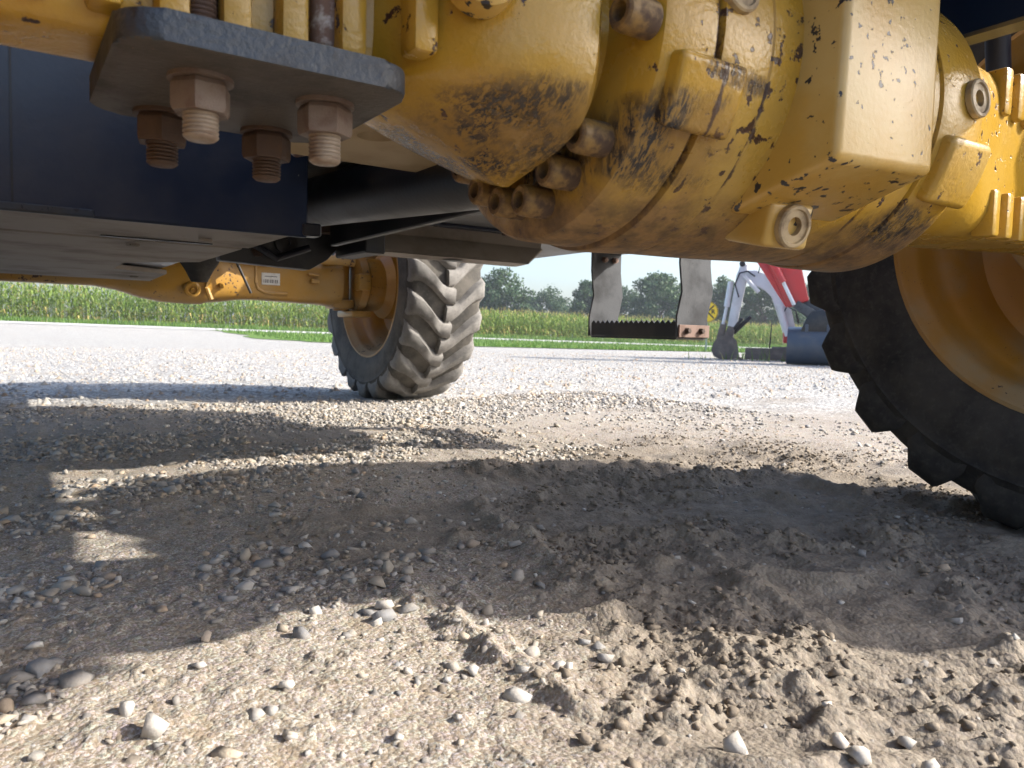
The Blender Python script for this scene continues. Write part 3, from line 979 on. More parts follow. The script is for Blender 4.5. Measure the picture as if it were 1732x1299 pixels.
# --- shaft and guards between the axles
MB().cyl((-0.20, 0.10, 0.594), (-0.20, 3.2, 0.80), 0.052, 32).build('drive_shaft', M['black'], TH)
mb = MB(); mb.b2((-0.055, 0.48, 0.600), (-0.035, 1.36, 0.79), 0.003); mb.build('guard_plate', M['black'], TH)
mb = MB(); mb.b2((-0.295, 1.05, 0.80), (0.295, 3.3, 0.82)); mb.build('guard_cover', M['black'], TH)
# hydraulic fittings in the dark gap
for (x, y, z) in ((-0.42, 0.60, 0.66), (-0.37, 0.66, 0.675), (-0.33, 0.62, 0.665)):
    MB().cyl((x, y, z), (x + 0.05, y + 0.03, z + 0.02), 0.014, 12).build('hydraulic_fitting', M['stud'], TH)
# black bracket behind the pod corner
mb = MB()
mz = Matrix(((1, 0, 0, 0), (0, 0, 1, 1.50), (0, 1, 0, 0), (0, 0, 0, 1)))
mb.prism([(-0.30, 0.555), (-0.06, 0.545), (-0.01, 0.575), (0.03, 0.62), (0.03, 0.72), (-0.30, 0.72)], 0.05, mz, 0.004)
BR = mb.build('mounting_bracket', M['black'], TH)
MB().lathe([(0, 0.030), (0.012, 0.030), (0.014, 0.022), (0.014, 0.010), (0.006, 0.010), (0.006, 0)], 24, axis_mat((-0.13, 1.497, 0.612), (0, -1, 0)), cap=False).build('bracket_pin', M['black'], BR)
MB().lathe([(0, 0.016), (0.014, 0.016)], 6, axis_mat((-0.205, 1.497, 0.585), (0, -1, 0))).build('bracket_bolt', M['rust'], BR)
mb = MB(); mb.b2((-0.055, 1.46, 0.645), (0.035, 1.49, 0.67), 0.003); mb.build('bracket_lug', M['rust'], BR)
mb = MB(); mb.tube([(-0.30, 1.44, 0.66), (-0.24, 1.43, 0.60), (-0.17, 1.44, 0.565), (-0.08, 1.45, 0.60)], 0.010); mb.build('hose', M['hose'], BR)
# rubber boot above the far axle
MB().lathe([(0, 0.035), (0.05, 0.06), (0.09, 0.085), (0.16, 0.10)], 24, Matrix.Translation((-0.02, 3.15, 0.585))).build('rubber_boot', M['rubber'], TH)

# --- cab floor and belly lip on the right
mb = MB(); mb.b2((-0.03, 1.0, 0.700), (1.10, 1.40, 0.712)); mb.build('cab_floor_sheet', M['sheet'], TH)
mb = MB(); mb.b2((-0.03, 1.412, 0.702), (1.10, 2.25, 0.716)); mb.build('cab_floor_sheet', M['sheet'], TH)
mb = MB(); mb.b2((-0.03, 1.388, 0.690), (1.098, 1.424, 0.6995), 0.002); SE = mb.build('floor_seam', M['navy'], TH)
for x in (0.20, 0.52, 0.80):
    MB().lathe([(0.6895, 0.009), (0.683, 0.009), (0.681, 0.006)], 6, Matrix.Translation((x, 1.406, 0))).build('seam_bolt', M['stud'], SE)
# folded belly pan
mb = MB()
prof = [(1.455, 0.655), (1.400, 0.602), (1.470, 0.598), (1.500, 0.600), (1.50, 0.606), (1.52, 0.604), (1.408, 0.608), (1.460, 0.662), (1.60, 0.690), (1.60, 0.684)]
x0, x1 = 0.085, 0.700
la = [mb.bm.verts.new((x0, y, z)) for y, z in prof[:4]]; lb = [mb.bm.verts.new((x1 - (0.09 if i in (1, 2, 3) else 0), y, z)) for i, (y, z) in enumerate(prof[:4])]
top0 = [mb.bm.verts.new((x0, y, z + 0.006)) for y, z in prof[:4]]; top1 = [mb.bm.verts.new((x1 - (0.09 if i in (1, 2, 3) else 0), y, z + 0.006)) for i, (y, z) in enumerate(prof[:4])]
for i in range(3):
    mb.bm.faces.new((la[i], la[i + 1], lb[i + 1], lb[i])); mb.bm.faces.new((top0[i], top1[i], top1[i + 1], top0[i + 1]))
    mb.bm.faces.new((la[i], top0[i], top0[i + 1], la[i + 1])); mb.bm.faces.new((lb[i], lb[i + 1], top1[i + 1], top1[i]))
mb.bm.faces.new((la[0], lb[0], top1[0], top0[0])); mb.bm.faces.new((la[3], top0[3], top1[3], lb[3]))
PAN = mb.build('belly_pan', M['under'], TH, 20)
mb = MB(); mb.b2((0.10, 1.462, 0.652), (0.70, 1.60, 0.6995)); mb.build('pan_hanger', M['under'], PAN)
MB().lathe([(0.5972, 0.026), (0.5962, 0.026)], 20, Matrix.Translation((0.36, 1.44, 0)) @ Matrix.Diagonal((1.3, 1, 1, 1))).build('drain_hole', M['black'], PAN)
mb = MB(); mb.b2((0.02, 1.30, 0.585), (0.078, 1.52, 0.70), 0.004); mb.build('pan_end', M['black'], PAN)
# cab shell, above the picture but part of the machine
mb = MB()
mb.b2((0.36, 1.04, 0.722), (1.12, 2.30, 1.35), 0.03, 2); CAB = mb.build('cab', M['navy'], TH)
mb = MB(); mb.b2((0.40, 1.06, 1.355), (1.08, 2.26, 2.35), 0.03, 2); mb.build('cab_window', M['glass'], CAB)
mb = MB(); mb.b2((0.36, 1.04, 2.355), (1.12, 2.30, 2.45), 0.03, 2); mb.build('cab_roof', M['yellow'], CAB)
mb = MB(); mb.b2((-0.22, -0.2, 1.25), (0.18, 4.3, 1.65), 0.02, 2); mb.build('boom', M['yellow'], TH)
for sx in (-1, 1):
    for yc in (0.0, AY):
        if sx > 0 and yc < 1: continue
        mb = MB()
        n = 14
        a = [(yc + 0.74 * math.cos(R(30 + 120 * i / n)), 0.66 + 0.74 * math.sin(R(30 + 120 * i / n))) for i in range(n + 1)]
        b = [(yc + 0.75 * math.cos(R(30 + 120 * i / n)), 0.66 + 0.75 * math.sin(R(30 + 120 * i / n))) for i in range(n + 1)]
        mm = Matrix(((0, 0, 1, 0.94 if sx > 0 else -1.36), (1, 0, 0, 0), (0, 1, 0, 0), (0, 0, 0, 1)))
        mb.prism(a + b[::-1], 0.42, mm)
        mb.build('mudguard', M['black'], TH)
# brake hose by the near wheel
mb = MB(); mb.tube([(0.60, 0.06, 1.05), (0.655, 0.07, 0.98), (0.70, 0.085, 0.90), (0.725, 0.09, 0.84), (0.735, 0.09, 0.76), (0.72, 0.07, 0.72)], 0.020, 12); mb.build('brake_hose', M['hose'], TH)

# --- cab step
ST = empty('step', TH, (0, 0, 0))
def step_plate(y, name='step_plate'):
    mb = MB()
    # slightly bent plate, 8 mm thick
    pts = [(0.0, 0.70), (0.004, 0.62), (-0.004, 0.53), (0.006, 0.45), (0.0, 0.382)]
    x0, x1 = 1.020, 1.158
    prev = None
    for i, (dy, z) in enumerate(pts):
        dx = (0.0, 0.004, 0.010, 0.0, -0.004)[i]
        ring = [mb.bm.verts.new((xx + dx, y + dy + yy, z)) for xx, yy in ((x0, -0.004), (x1, -0.004), (x1, 0.004), (x0, 0.004))]
        if prev:
            for k in range(4): mb.bm.faces.new((prev[k], prev[(k + 1) % 4], ring[(k + 1) % 4], ring[k]))
        else: mb.bm.faces.new(ring)
        prev = ring
    mb.bm.faces.new(prev[::-1])
    return mb.build(name, M['galv'], ST, 25)


step_plate(1.150); step_plate(1.590)
# serrated tread between them
mb = MB()
ys = np.linspace(1.157, 1.583, 35)
for xx in (1.022, 1.150):
    lo_ = [mb.bm.verts.new((xx, y, 0.384)) for y in ys]; hi_ = [mb.bm.verts.new((xx, y, 0.432 + (0.007 if i % 2 else -0.004))) for i, y in enumerate(ys)]
    lo2 = [mb.bm.verts.new((xx + 0.005, y, 0.384)) for y in ys]; hi2 = [mb.bm.verts.new((xx + 0.005, y, 0.432 + (0.007 if i % 2 else -0.004))) for i, y in enumerate(ys)]
    for i in range(len(ys) - 1):
        mb.bm.faces.new((lo_[i], lo_[i + 1], hi_[i + 1], hi_[i])); mb.bm.faces.new((lo2[i], hi2[i], hi2[i + 1], lo2[i + 1]))
        mb.bm.faces.new((hi_[i], hi_[i + 1], hi2[i + 1], hi2[i]))
mb.b2((1.022, 1.157, 0.376), (1.155, 1.583, 0.3835))
mb.build('step_tread', M['black'], ST, 0)
mb = MB(); mb.b2((1.018, 1.1385, 0.384), (1.156, 1.1450, 0.424), 0.001); STR = mb.build('mounting_strip', M['strip'], ST, 0)
for x in (1.052, 1.115):
    MB().lathe([(0, 0.011), (0.003, 0.011), (0.003, 0.009), (0.012, 0.009), (0.013, 0.007)], 6, axis_mat((x, 1.1382, 0.405), (0, -1, 0))).build('bolt', M['rust'], STR, 25)
for x in (1.075, 1.125):
    MB().lathe([(0, 0.012), (0.003, 0.012), (0.003, 0.0095), (0.013, 0.0095), (0.014, 0.007)], 6, axis_mat((x, 1.5852, 0.662), (0, -1, 0))).build('bolt', M['strip'], ST, 25)
mb = MB(); mb.b2((0.99, 1.14, 0.6995 - 0.012), (1.165, 1.61, 0.6985), 0.002); mb.build('step_hanger', M['navy'], ST)

# --- far axle
far = [(-1.00, 0, 0.650, 0.07, 0.085, 4), (-0.75, 0, 0.650, 0.075, 0.088, 5), (-0.42, 0, 0.650, 0.075, 0.088, 5), (-0.32, 0, 0.645, 0.085, 0.098, 4), (-0.22, 0, 0.640, 0.12, 0.125, 3), (-0.13, 0, 0.640, 0.145, 0.142, 2.4), (-0.02, 0, 0.640, 0.150, 0.147, 2.2),
       (0.05, 0, 0.640, 0.148, 0.147, 2.2), (0.07, 0, 0.640, 0.148, 0.145, 2.3), (0.08, 0, 0.640, 0.132, 0.138, 2.6), (0.16, 0, 0.638, 0.115, 0.128, 3.2), (0.25, 0, 0.630, 0.095, 0.105, 4.5), (0.36, 0, 0.628, 0.088, 0.100, 5.5), (0.55, 0, 0.625, 0.088, 0.104, 5.5), (0.66, 0, 0.630, 0.10, 0.112, 4), (0.72, 0, 0.636, 0.12, 0.125, 3), (0.78, 0, 0.64, 0.12, 0.125, 2.6)]
mb = MB().loft([(x, y + AY, z, a, b, n) for x, y, z, a, b, n in far], 64)
FX = mb.build('axle_housing', M['yellow'], TH, 40)
FX.data.materials[0] = M['yellow']
for sx in (1, -1.14):
    # steering knuckle: forked end, king pin cap, hub
    mb = MB()
    mb.b2((sx * 0.80 - 0.06, AY - 0.075, 0.735), (sx * 0.80 + 0.06, AY + 0.075, 0.790), 0.012, 2); KN = mb.build('knuckle_fork', M['yellow'], TH)
    mb = MB(); mb.b2((sx * 0.80 - 0.06, AY - 0.075, 0.500), (sx * 0.80 + 0.06, AY + 0.075, 0.550), 0.012, 2); mb.build('knuckle_fork', M['yellow'], TH)
    MB().lathe([(0.49, 0.045), (0.795, 0.045), (0.805, 0.035)], 20, Matrix.Translation((sx * 0.81, AY, 0))).build('king_pin', M['rim'], TH)
    MB().lathe([(0, 0.09), (0.01, 0.17), (0.05, 0.175), (0.07, 0.15), (0.16, 0.15), (0.20, 0.19), (0.25, 0.19), (0.26, 0.13), (0.31, 0.12)], 36, axis_mat((math.copysign(0.86, sx), AY, 0.6436), (sx, 0, 0))).build('hub', M['rim'], TH)
    mb = MB(); mb.b2((sx * 0.88 - 0.035, AY - 0.185, 0.60), (sx * 0.88 + 0.035, AY - 0.10, 0.69), 0.01, 2); mb.build('steering_arm', M['yellow'], TH)
    mb = MB(); mb.b2((sx * 0.885 - 0.06, AY - 0.13, 0.455), (sx * 0.885 + 0.055, AY + 0.10, 0.490), 0.008, 2); mb.build('knuckle_foot', M['yellow'], TH)
    mb = MB(); mb.b2((sx * 0.70 - 0.03, AY - 0.115, 0.745), (sx * 0.70 + 0.05, AY - 0.07, 0.78), 0.004); mb.build('steering_clevis', M['black'], TH)
MB().cyl((0.10, AY - 0.16, 0.752), (0.82, AY - 0.16, 0.752), 0.026, 20).build('steering_cylinder', M['yellow'], TH)
# name plate with printed lines, cast lip round it
mb = MB(); mb.b2((0.345, AY - 0.0925, 0.606), (0.440, AY - 0.0885, 0.668), 0.001); NP = mb.build('name_plate', M['plate_white'], FX, 0)
mb = MB()
for k in range(9):
    mb.b2((0.355 + k * 0.0085, AY - 0.0940, 0.616), (0.355 + k * 0.0085 + (0.005 if k % 3 else 0.003), AY - 0.0928, 0.634))
mb.b2((0.36, AY - 0.0940, 0.648), (0.425, AY - 0.0928, 0.652)); mb.build('printed_code', M['print'], NP, 0)
mb = MB(); mb.tube([(0.315, AY - 0.085, 0.70), (0.315, AY - 0.088, 0.62), (0.325, AY - 0.088, 0.585), (0.36, AY - 0.088, 0.566), (0.48, AY - 0.088, 0.562)], 0.009, 8); mb.build('cast_lip', M['yellow'], FX)
mb = MB()
pts = [(0.02, 0.76), (0.06, 0.73), (0.075, 0.65), (0.065, 0.57), (0.085, 0.515)]
mb.tube([(x, AY - 0.142, z) for x, z in pts], 0.013, 8); mb.build('cast_ridge', M['yellow'], FX)
MB().lathe([(0, 0.040), (0.012, 0.040), (0.018, 0.032), (0.018, 0.022), (0.010, 0.020), (0.010, 0.010), (0.018, 0.008), (0.018, 0)], 28, axis_mat((-0.005, AY - 0.143, 0.562), (0, -1, -0.25)), cap=False).build('filler_plug', M['yellow'], FX)
MB().lathe([(0, 0.014), (0.015, 0.014), (0.017, 0.010)], 12, axis_mat((0.075, AY - 0.128, 0.545), (0, -1, -0.3))).build('small_plug', M['yellow'], FX)
mb = MB(); mb.b2((0.125, AY - 0.135, 0.575), (0.150, AY - 0.105, 0.600), 0.004); mb.build('cast_boss', M['yellow'], FX)
mb = MB(); mb.b2((0.60, AY - 0.118, 0.625), (0.645, AY - 0.095, 0.650), 0.004); mb.build('cast_boss', M['yellow'], FX)
mb = MB(); mb.b2((0.585, AY - 0.115, 0.665), (0.645, AY - 0.095, 0.678), 0.003); mb.build('cast_boss', M['yellow'], FX)
MB().cyl((0.185, AY - 0.20, 0.72), (0.265, AY - 0.19, 0.555), 0.007, 8).build('dip_rod', M['black'], FX)
mb = MB(); mb.b2((-1.2, 2.62, 0.585), (-0.42, 2.70, 0.62), 0.003); mb.build('rear_edge_rail', M['navy'], TH)


# ------------------------------------------------------------------ STONES
def ico(sub):
    bm = bmesh.new(); bmesh.ops.create_icosphere(bm, subdivisions=sub, radius=1.0)
    V = np.array([v.co[:] for v in bm.verts]); F = np.array([[v.index for v in f.verts] for f in bm.faces]); bm.free()
    return V, F


def rocks(npt, n, seed):
    """n angular base rocks: convex hulls of npt points on a squashed sphere, all with the same counts"""
    g = np.random.default_rng(seed); out = []; faces = []
    while len(out) < n:
        P = g.normal(size=(npt, 3)); P /= np.linalg.norm(P, axis=1)[:, None]
        for _ in range(1):                                   # push points apart a little
            D = P[:, None] - P[None]; r2 = (D ** 2).sum(-1) + np.eye(npt)
            P = P + 0.05 * (D / r2[..., None] ** 1.5).sum(1) / npt * 4
            P /= np.linalg.norm(P, axis=1)[:, None]
        P = P * np.array([1.0, g.uniform(0.50, 0.95), g.uniform(0.38, 0.75)])
        bm = bmesh.new()
        vs = [bm.verts.new(p) for p in P]
        bmesh.ops.convex_hull(bm, input=vs)
        bmesh.ops.triangulate(bm, faces=bm.faces)
        bm.verts.index_update()
        V = np.array([v.co[:] for v in bm.verts]); F = np.array([[v.index for v in f.verts] for f in bm.faces]); bm.free()
        if len(V) == npt and len(F) == 2 * npt - 4:
            out.append(V); faces.append(F)
    return out, faces


def scatter(name, P, size, sub, seed, tint, soil, mat, bases=10, cut=5, sink=0.10):
    g = np.random.default_rng(seed)
    bv, fa = rocks(sub, bases, seed + 1)
    FA = np.stack(fa)
    B = np.stack(bv)                     # (b, nv, 3)
    n = len(P); nv = B.shape[1]
    ch = g.integers(0, bases, n)
    V = B[ch] * size[:, None, None]
    a = g.uniform(0, 2 * math.pi, n); t = g.normal(0, 0.30, n)
    c, s = np.cos(t)[:, None], np.sin(t)[:, None]
    y = V[:, :, 1] * c - V[:, :, 2] * s; z = V[:, :, 1] * s + V[:, :, 2] * c
    c, s = np.cos(a)[:, None], np.sin(a)[:, None]
    x2 = V[:, :, 0] * c - y * s; y2 = V[:, :, 0] * s + y * c
    W = np.stack([x2 + P[:, 0, None], y2 + P[:, 1, None], z + (P[:, 2] + size * sink)[:, None]], -1).reshape(-1, 3)
    F = (FA[ch] + (np.arange(n) * nv)[:, None, None]).reshape(-1, 3)
    me = npmesh(name, W, F, mat, False, {'tint': np.repeat(tint, nv), 'soil': np.repeat(soil, nv)})
    return link(bpy.data.objects.new(name, me))


def fpts(n, x0, x1, y0, y1, dens, g):
    x = g.uniform(x0, x1, n); y = g.uniform(y0, y1, n)
    keep = g.uniform(size=n) < dens(x, y)
    # leave the tyre contact patches clear
    for cx, cy in ((1.15, 0), (1.15, 3.54), (-1.15, 0), (-1.15, 3.54)):
        keep &= ~((abs(x - cx) < 0.22) & (abs(y - cy) < 0.20))
    x, y = x[keep], y[keep]
    return np.stack([x, y, height(x, y)], -1)


def tints(n, g):
    return np.clip(np.where(g.uniform(size=n) < 0.55, g.uniform(0.1, 0.6, n), g.uniform(0.5, 1.0, n)), 0, 1)


def inview(x, y):
    """limits the pebbles to the part of the yard in front of and beside the machine's axle"""
    return (y > -0.42) & (x > -1.5 - 0.12 * y)


g = np.random.default_rng(101)
P = fpts(105000, -1.35, 2.6, -0.42, 3.4, lambda x, y: (0.03 * (1 - mud_mask(x, y)) + 0.97 * gravel_mask(x, y) ** 1.5) * inview(x, y) * 0.85, g)
sz = np.clip(np.exp(g.normal(math.log(0.0064), 0.50, len(P))), 0.0026, 0.021)
o = scatter('gravel', P, sz, 9, 5, tints(len(P), g), np.clip(g.normal(0.12, 0.15, len(P)), 0, 0.6), M['stone'], 40, 9)
tag(o, 'loose grey crushed stone lying in patches on the yard', 'gravel', kind='stuff')
FINE = fpts(80000, -1.2, 1.8, -0.42, 1.9, lambda x, y: (0.10 + 0.55 * sstep(-0.25, 0.35, fbm(x * 7 + 1, y * 7 + 2, 4, 111)) + 0.35 * gravel_mask(x, y)) * inview(x, y) * (1 - 0.55 * mud_mask(x, y)) * 0.8, g)
P = fpts(36000, -0.6, 1.9, -0.42, 1.7, lambda x, y: mud_mask(x, y) * sstep(-0.25, 0.4, fbm(x * 5 + 40, y * 5, 3, 75)) * 0.75, g)
sz = np.clip(np.exp(g.normal(math.log(0.0046), 0.5, len(P))), 0.002, 0.011)
o = scatter('soil_clods', P, sz, 9, 7, tints(len(P), g), np.ones(len(P)), M['stone'], 24, 2)
tag(o, 'brown crumbly soil clods pushed up by tyre lugs', 'soil', kind='stuff')
P = fpts(52000, -4.5, 17, 2.6, 13.5, lambda x, y: gravel_mask(x, y) * (x > -1.6 - 0.25 * y) * (x < 2.2 + 1.35 * y) * np.clip(1.25 - y / 15, 0.15, 1) * 0.8, g)
sz = np.clip(np.exp(g.normal(math.log(0.013), 0.38, len(P))), 0.006, 0.032)


def scatter_low(name, P, size, seed, tint, soil, mat):
    g = np.random.default_rng(seed)
    V0 = np.array([[1, 0, 0], [-0.9, 0.2, 0], [0, 0.9, 0], [0.1, -0.8, 0], [0.1, 0.1, 0.75], [-0.3, -0.3, 0.6]]); F0 = np.array([[0, 2, 4], [2, 5, 4], [2, 1, 5], [1, 3, 5], [3, 4, 5], [3, 0, 4]])
    n = len(P); V = V0[None] * size[:, None, None] * (1 + 0.22 * g.normal(size=(n, 6, 3)))
    a = g.uniform(0, 2 * math.pi, n); c, s = np.cos(a)[:, None], np.sin(a)[:, None]
    W = np.stack([V[:, :, 0] * c - V[:, :, 1] * s + P[:, 0, None], V[:, :, 0] * s + V[:, :, 1] * c + P[:, 1, None], V[:, :, 2] + P[:, 2, None] - 0.002], -1).reshape(-1, 3)
    F = (F0[None] + (np.arange(n) * 6)[:, None, None]).reshape(-1, 3)
    return link(bpy.data.objects.new(name, npmesh(name, W, F, mat, False, {'tint': np.repeat(tint, 6), 'soil': np.repeat(soil, 6)})))


o = scatter_low('gravel', P, sz, 8, np.clip(tints(len(P), g) + 0.1, 0, 1), np.clip(g.normal(0.05, 0.1, len(P)), 0, 0.4), M['stone'])
tag(o, 'pale crushed limestone spread across the sunny yard', 'gravel', kind='stuff')

sz = np.clip(np.exp(g.normal(math.log(0.0029), 0.55, len(FINE))), 0.0012, 0.010)
o = scatter_low('fine_gravel', FINE, sz, 6, tints(len(FINE), g) * 0.62, np.clip(g.normal(0.55, 0.35, len(FINE)), 0, 1), M['stone'])
tag(o, 'fine grit scattered over the tan soil', 'gravel', kind='stuff')

# single stones that stand out
singles = [(-0.345, 0.340, 0.015, 0.86, 'white rounded pebble at the rim of the axle shadow'), (-0.681, 0.190, 0.013, 0.88, 'small white pebble lying on sunlit tan soil'),
           (-0.668, 0.138, 0.019, 0.80, 'flat pale grey stone beside the small white pebble'), (-0.219, -0.161, 0.022, 0.82, 'large pale angular stone half sunk in soil'),
           (-0.465, 1.251, 0.020, 0.35, 'blue grey angular stone on the sunlit gravel strip'), (-0.052, -0.230, 0.012, 0.45, 'small blue grey pebble beside the ribbed tyre print'),
           (-0.578, 0.345, 0.016, 0.72, 'dull beige stone in front of the axle shadow')]
sm, SF = rocks(10, len(singles) + 10, 79)
for i, (x, y, r, t, lab) in enumerate(singles):
    V = sm[i] * r
    me = npmesh('stone', V, SF[i], M['stone'], False, {'tint': np.full(len(V), t), 'soil': np.full(len(V), 0.02)})
    o = link(bpy.data.objects.new('stone', me)); zz = float(height(np.array([x]), np.array([y]))[0])
    o.location = (x, y, zz + r * 0.35); o.rotation_euler = (0.1 * (i % 3), 0.15, i * 1.3)
    tag(o, lab, 'stone')
more = [(-0.531, 0.173, 0.010, 0.9), (-0.429, 0.374, 0.012, 0.95), (-0.277, 0.481, 0.017, 0.55), (-0.249, 0.462, 0.015, 0.50), (-0.180, 0.068, 0.013, 0.30), (-0.342, 0.113, 0.012, 0.85), (0.525, 0.036, 0.017, 0.65), (-0.144, -0.234, 0.014, 0.8), (0.021, 1.695, 0.016, 0.7), (-0.767, 1.076, 0.020, 0.4), (-0.693, 1.037, 0.018, 0.85), (-0.12, -0.20, 0.012, 0.75), (-0.09, -0.27, 0.013, 0.9), (-0.60, 0.27, 0.011, 0.8), (-0.30, 0.20, 0.010, 0.6), (-0.47, 0.55, 0.013, 0.35), (-0.52, 0.62, 0.014, 0.42), (-0.38, 0.66, 0.013, 0.3)]
for i, (x, y, r, t) in enumerate(more):
    V = sm[i % len(sm)] * r
    me = npmesh('stone', V, SF[i % len(sm)], M['stone'], False, {'tint': np.full(len(V), t), 'soil': np.full(len(V), 0.05)})
    o = link(bpy.data.objects.new('stone', me)); zz = float(height(np.array([x]), np.array([y]))[0])
    o.location = (x, y, zz + r * 0.3); o.rotation_euler = (0.12 * (i % 4), 0.1, i * 2.1)
    hue = 'pale' if t > 0.78 else ('beige' if t > 0.48 else 'blue grey')
    where = 'on the strip of sunlit gravel behind the shadow' if y > 1.0 else ('among the shaded gravel under the axle' if y > 0.4 else ('beside the ribbed tyre print' if y < -0.1 else ('on the churned soil by the near wheel' if x > 0 else 'on the sunlit tan soil before the shadow')))
    tag(o, '%s angular stone %s' % (hue, where), 'stone', 'larger loose stones on the yard')


# ------------------------------------------------------------------ GRASS AND CORN
def strips(name, base, ang, bend, hgt, wid, tint, mat, nseg=2, kind='stuff'):
    """curved tapering leaves: base (n,3), ang heading, bend reach, hgt, wid -> one mesh"""
    n = len(base)
    rows = []
    dx, dy = np.cos(ang), np.sin(ang)
    for k in range(nseg + 1):
        t = k / nseg
        rx = bend * t ** 1.6
        zz = hgt * (t - 0.0) if True else 0
        cx = base[:, 0] + dx * rx; cy = base[:, 1] + dy * rx; cz = base[:, 2] + zz
        ww = wid * (1 - t) * (0.7 + 0.3) + wid * 0.06
        rows.append(np.stack([cx - dy * ww, cy + dx * ww, cz], -1)); rows.append(np.stack([cx + dy * ww, cy - dx * ww, cz], -1))
    V = np.stack(rows, 1)
    nr = 2 * (nseg + 1)
    f0 = np.array([[2 * k, 2 * k + 1, 2 * k + 3, 2 * k + 2] for k in range(nseg)])
    F = (f0[None] + (np.arange(n) * nr)[:, None, None]).reshape(-1, 4)
    return V.reshape(-1, 3), F, np.repeat(tint, nr)


g = np.random.default_rng(55)
def grass(name, s0, s1, x0, x1, n, h, label):
    s = g.uniform(s0, s1, n); x = g.uniform(x0, x1, n)
    y = s - 0.13 * x
    b = np.stack([x, y, terrain(x, y) + 0.03], -1)
    V, F, T = strips(name, b, g.uniform(0, 6.28, n), g.uniform(0.02, 0.2, n), h * g.uniform(0.5, 1.3, n), g.uniform(0.012, 0.03, n), np.clip(g.normal(0.4, 0.25, n), 0, 1), M['grass'])
    o = link(bpy.data.objects.new(name, npmesh(name, V, F, M['grass'], False, {'tint': T})))
    tag(o, label, 'grass', kind='stuff')


grass('grass', 24.5, 45.5, 9, 75, 26000, 0.16, 'short green grass on the verge beside the yard')
grass('grass', 54.0, 58.6, -14, 90, 20000, 0.32, 'longer grass along the foot of the corn')
# weeds near the excavator
nW = 900
wx_ = g.normal(12.6, 0.9, nW); wy_ = g.normal(9.0, 0.5, nW)
V, F, T = strips('weeds', np.stack([wx_, wy_, terrain(wx_, wy_)], -1), g.uniform(0, 6.28, nW), g.uniform(0.02, 0.15, nW), g.uniform(0.05, 0.28, nW), g.uniform(0.005, 0.012, nW), np.clip(g.normal(0.5, 0.3, nW), 0, 1), M['grass'])
tag(link(bpy.data.objects.new('weeds', npmesh('weeds', V, F, M['grass'], False, {'tint': T}))), 'thin weeds growing in front of the dozer blade', 'weeds', kind='stuff')


def corn():
    Vs, Fs, Ts = [], [], []
    off = 0
    xs, ss = [], []
    for row in range(7):
        s = 58.9 + row * 0.76
        sp = 0.19 if row < 3 else 0.28
        x = np.arange(-16, 100, sp); x = x + g.normal(0, 0.05, len(x))
        xs.append(x); ss.append(np.full(len(x), s) + g.normal(0, 0.08, len(x)))
    # beyond: sparser, only the tops show
    for row in range(8):
        s = 65 + row * 3.2
        x = np.arange(-18, 112, 0.5); x = x + g.normal(0, 0.15, len(x))
        xs.append(x); ss.append(np.full(len(x), s) + g.normal(0, 0.5, len(x)))
    x = np.concatenate(xs); s = np.concatenate(ss); y = s - 0.13 * x
    n = len(x)
    H = g.normal(2.46, 0.14, n) + 0.38 * (1 - sstep(-4, 26, x))
    z0 = terrain(x, y) + 0.06
    # stalks: thin three-sided prisms as one strip pair
    b = np.stack([x, y, z0], -1)
    out = [strips('c', b, g.uniform(0, 6.28, n), np.zeros(n) + 0.03, H * 0.92, np.full(n, 0.022), np.clip(g.normal(0.55, 0.15, n), 0, 1), None, 1)]
    near = s < 64.5
    for k in range(9):
        t = 0.10 + 0.82 * k / 8
        sel = near | (k > 4)
        m = sel.sum()
        bb = np.stack([x[sel], y[sel], z0[sel] + H[sel] * t * 0.9], -1)
        # arching leaf: rises, then droops
        ang = g.uniform(0, 6.28, m); L = g.uniform(0.38, 0.62, m) * (1.0 if k < 6 else 0.75)
        dxx, dyy = np.cos(ang), np.sin(ang)
        rise = g.uniform(0.10, 0.34, m); wv = g.uniform(0.035, 0.060, m)
        pts = []
        for q, (tt, hz, wq) in enumerate(((0, 0, 0.55), (0.35, 0.8, 1.0), (0.7, 0.75, 0.8), (1.0, -0.35, 0.08))):
            cx = bb[:, 0] + dxx * L * tt; cy = bb[:, 1] + dyy * L * tt; cz = bb[:, 2] + rise * hz
            pts.append(np.stack([cx - dyy * wv * wq, cy + dxx * wv * wq, cz], -1)); pts.append(np.stack([cx + dyy * wv * wq, cy - dxx * wv * wq, cz - 0.01], -1))
        V = np.stack(pts, 1).reshape(-1, 3)
        f0 = np.array([[2 * q, 2 * q + 1, 2 * q + 3, 2 * q + 2] for q in range(3)])
        F = (f0[None] + (np.arange(m) * 8)[:, None, None]).reshape(-1, 4)
        dry = np.clip(g.normal(0.40, 0.22, m) + 0.55 * (g.uniform(size=m) < (0.38 if k < 3 else 0.10)), 0, 1)
        out.append((V, F, np.repeat(dry, 8)))
    # tassels
    bb = np.stack([x, y, z0 + H * 0.90], -1)
    for k in range(3):
        out.append(strips('t', bb, g.uniform(0, 6.28, n), g.uniform(0.03, 0.13, n), g.uniform(0.2, 0.34, n), np.full(n, 0.012), np.full(n, 0.9), None, 1))
    for V, F, T in out:
        Vs.append(V); Fs.append(F + off); Ts.append(T); off += len(V)
    me = npmesh('corn_field', np.concatenate(Vs), np.concatenate(Fs), M['corn'], False, {'tint': np.concatenate(Ts)})
    tag(link(bpy.data.objects.new('corn_field', me)), 'tall green corn with yellowing lower leaves behind the road', 'corn', kind='stuff')


corn()


